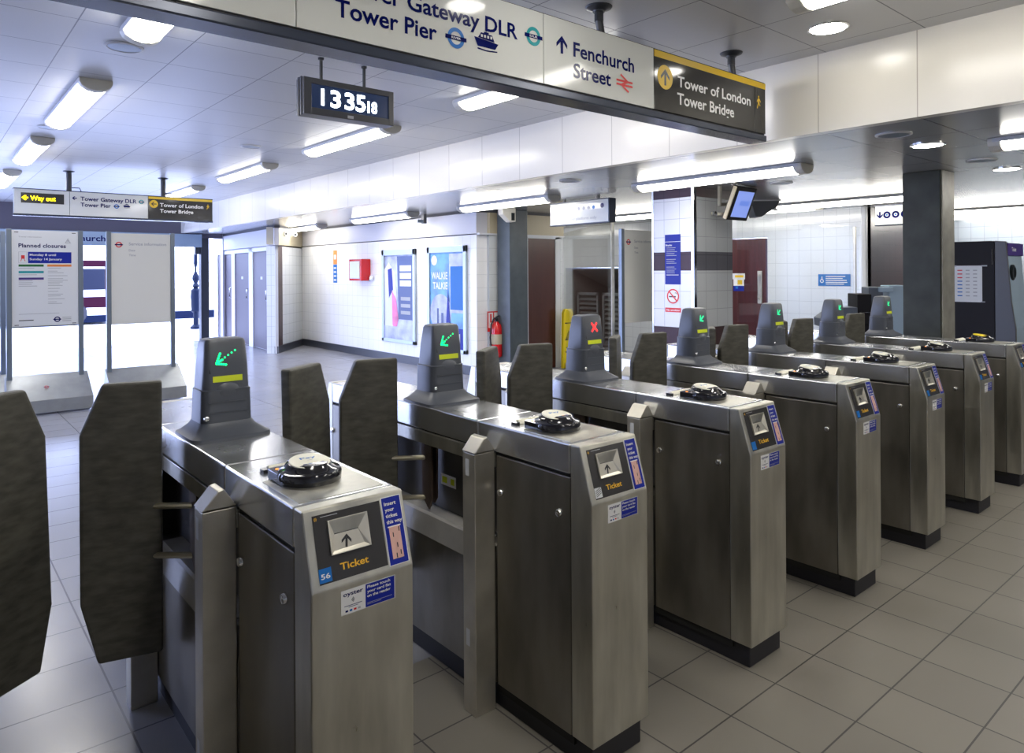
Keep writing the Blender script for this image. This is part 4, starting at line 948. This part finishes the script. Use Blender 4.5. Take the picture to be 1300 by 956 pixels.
bm = bmesh.new(); tube(bm, [(-.006, .02, 1.62), (-.006, .02, 1.80)], .007); obj('hinge', bm, 'chrome', mc)
pr = Print((9.299, 2.96, 0), (0, -1, 0), (0, 0, 1), .002); pr.rect(0, .28, 1.19, 1.61, 'paper', 1)
for k in range(8):
    for a, w, c in ((.03, .05, 'red' if k < 3 else 'sky'), (.115, .04, 'grey'), (.19, .04, 'grey')): pr.rect(a, a + w, 1.55 - k * .042, 1.562 - k * .042, c, 2)
pr.rect(-.012, .02, 1.60, 1.615, 'grey', 2); pr.rect(.27, .33, 1.60, 1.615, 'grey', 2); pr.rect(.27, .31, 1.19, 1.20, 'grey', 2)
tag(pr.done('price_list'), 'white sheet of paper taped on the dark machine side', 'notice')
# equipment behind the last gates
eq = thing('luggage_scanner', 'black and slate equipment with a sloping counter behind the last gates', 'equipment', (8.6, 3.75, 0), R(-50))
bm = bmesh.new(); box(bm, -.02, .14, 0, .4, 0, 1.28, .01); obj('cabinet', bm, 'machine', eq)
bm = bmesh.new(); prism(bm, [(-.42, .98), (-.24, 1.12), (-.02, 1.12), (-.02, .9), (-.42, .88)], XZ, (0, .4), .006); obj('counter', bm, 'slate', eq)
bm = bmesh.new(); box(bm, .14, .30, .1, .4, 0, 1.36, .01); obj('side_box', bm, 'slate', eq)
bm = bmesh.new(); box(bm, .36, .56, .1, .4, .0, 1.38, .01); box(bm, .24, .40, .05, .2, 1.30, 1.36, .01); obj('pale_box', bm, 'machine_blue', eq)
for z in (.92, 1.06):
    bm = bmesh.new(); tube(bm, [(.0, -.02, z), (.16, -.02, z)], .008); obj('hinge_rod', bm, 'chrome', eq)

# ------------------------------------------------------------------ outside
vn = thing('food_van', 'white and maroon van parked in the street, seen between the information stands', 'van', (4.95, 25.3, 0))
bm = bmesh.new(); box(bm, -9, -.25, 0, 2, .25, 2.45, .06); box(bm, -.28, .0, .1, 1.9, .3, 1.1, .08); obj('body', bm, 'van_white', vn)
bm = bmesh.new(); box(bm, -9.01, -.24, -.01, 2, 1.80, 2.0, .01); box(bm, -9.01, -.2, -.01, 2, .52, .86, .01); box(bm, -.38, -.22, -.012, .2, .86, 1.8, .01); obj('stripe', bm, 'van_maroon', vn)
bm = bmesh.new(); box(bm, -8.9, -.1, -.012, 1.9, .06, .28, .01); obj('skirt', bm, 'van_blue', vn)
for x in (-1.0, -2.4, -3.8, -5.2):
    bm = bmesh.new(); box(bm, x - .05, x + .62, -.02, .02, 1.08, 1.74, .03); obj('window', bm, 'glassdark', vn)
for x in (-1.2, -6.8):
    for y in (0, 1.7):
        bm = bmesh.new(); lathe(bm, [(.10, -.03), (.32, -.03), (.36, .05), (.36, .2), (.32, .25)], (x, y, .36), 24, ax='y'); obj('wheel', bm, 'plinth', vn)
lp = thing('street_lamp', 'blue cast iron lamp post in the street beyond the entrance', 'lamp post', (6.11, 21.2, 0))
bm = bmesh.new(); lathe(bm, [(.16, 0), (.15, .06), (.075, .12), (.07, .45), (.13, .5), (.12, .55), (.14, .9), (.13, 1.1), (.06, 1.16), (.10, 1.22), (.05, 1.3), (.10, 1.42), (.09, 1.5), (.03, 1.62), (.028, 1.75), (.055, 1.85), (.05, 2.1), (.04, 2.3), (.035, 3.6)], (0, 0, 0), 20); obj('post', bm, 'lamp_blue', lp)
bm = bmesh.new(); lathe(bm, [(.05, 3.6), (.16, 3.7), (.2, 4.0), (.05, 4.2)], (0, 0, 0), 12); obj('lantern', bm, 'white', lp)
bm = bmesh.new(); box(bm, 0, 5.0, 0, .4, 0, .27, .02); tag(obj('low_wall', bm, 'van_blue', None, (6.9, 26.3, -.01)), 'low dark wall in the street behind the lamp post', 'wall')
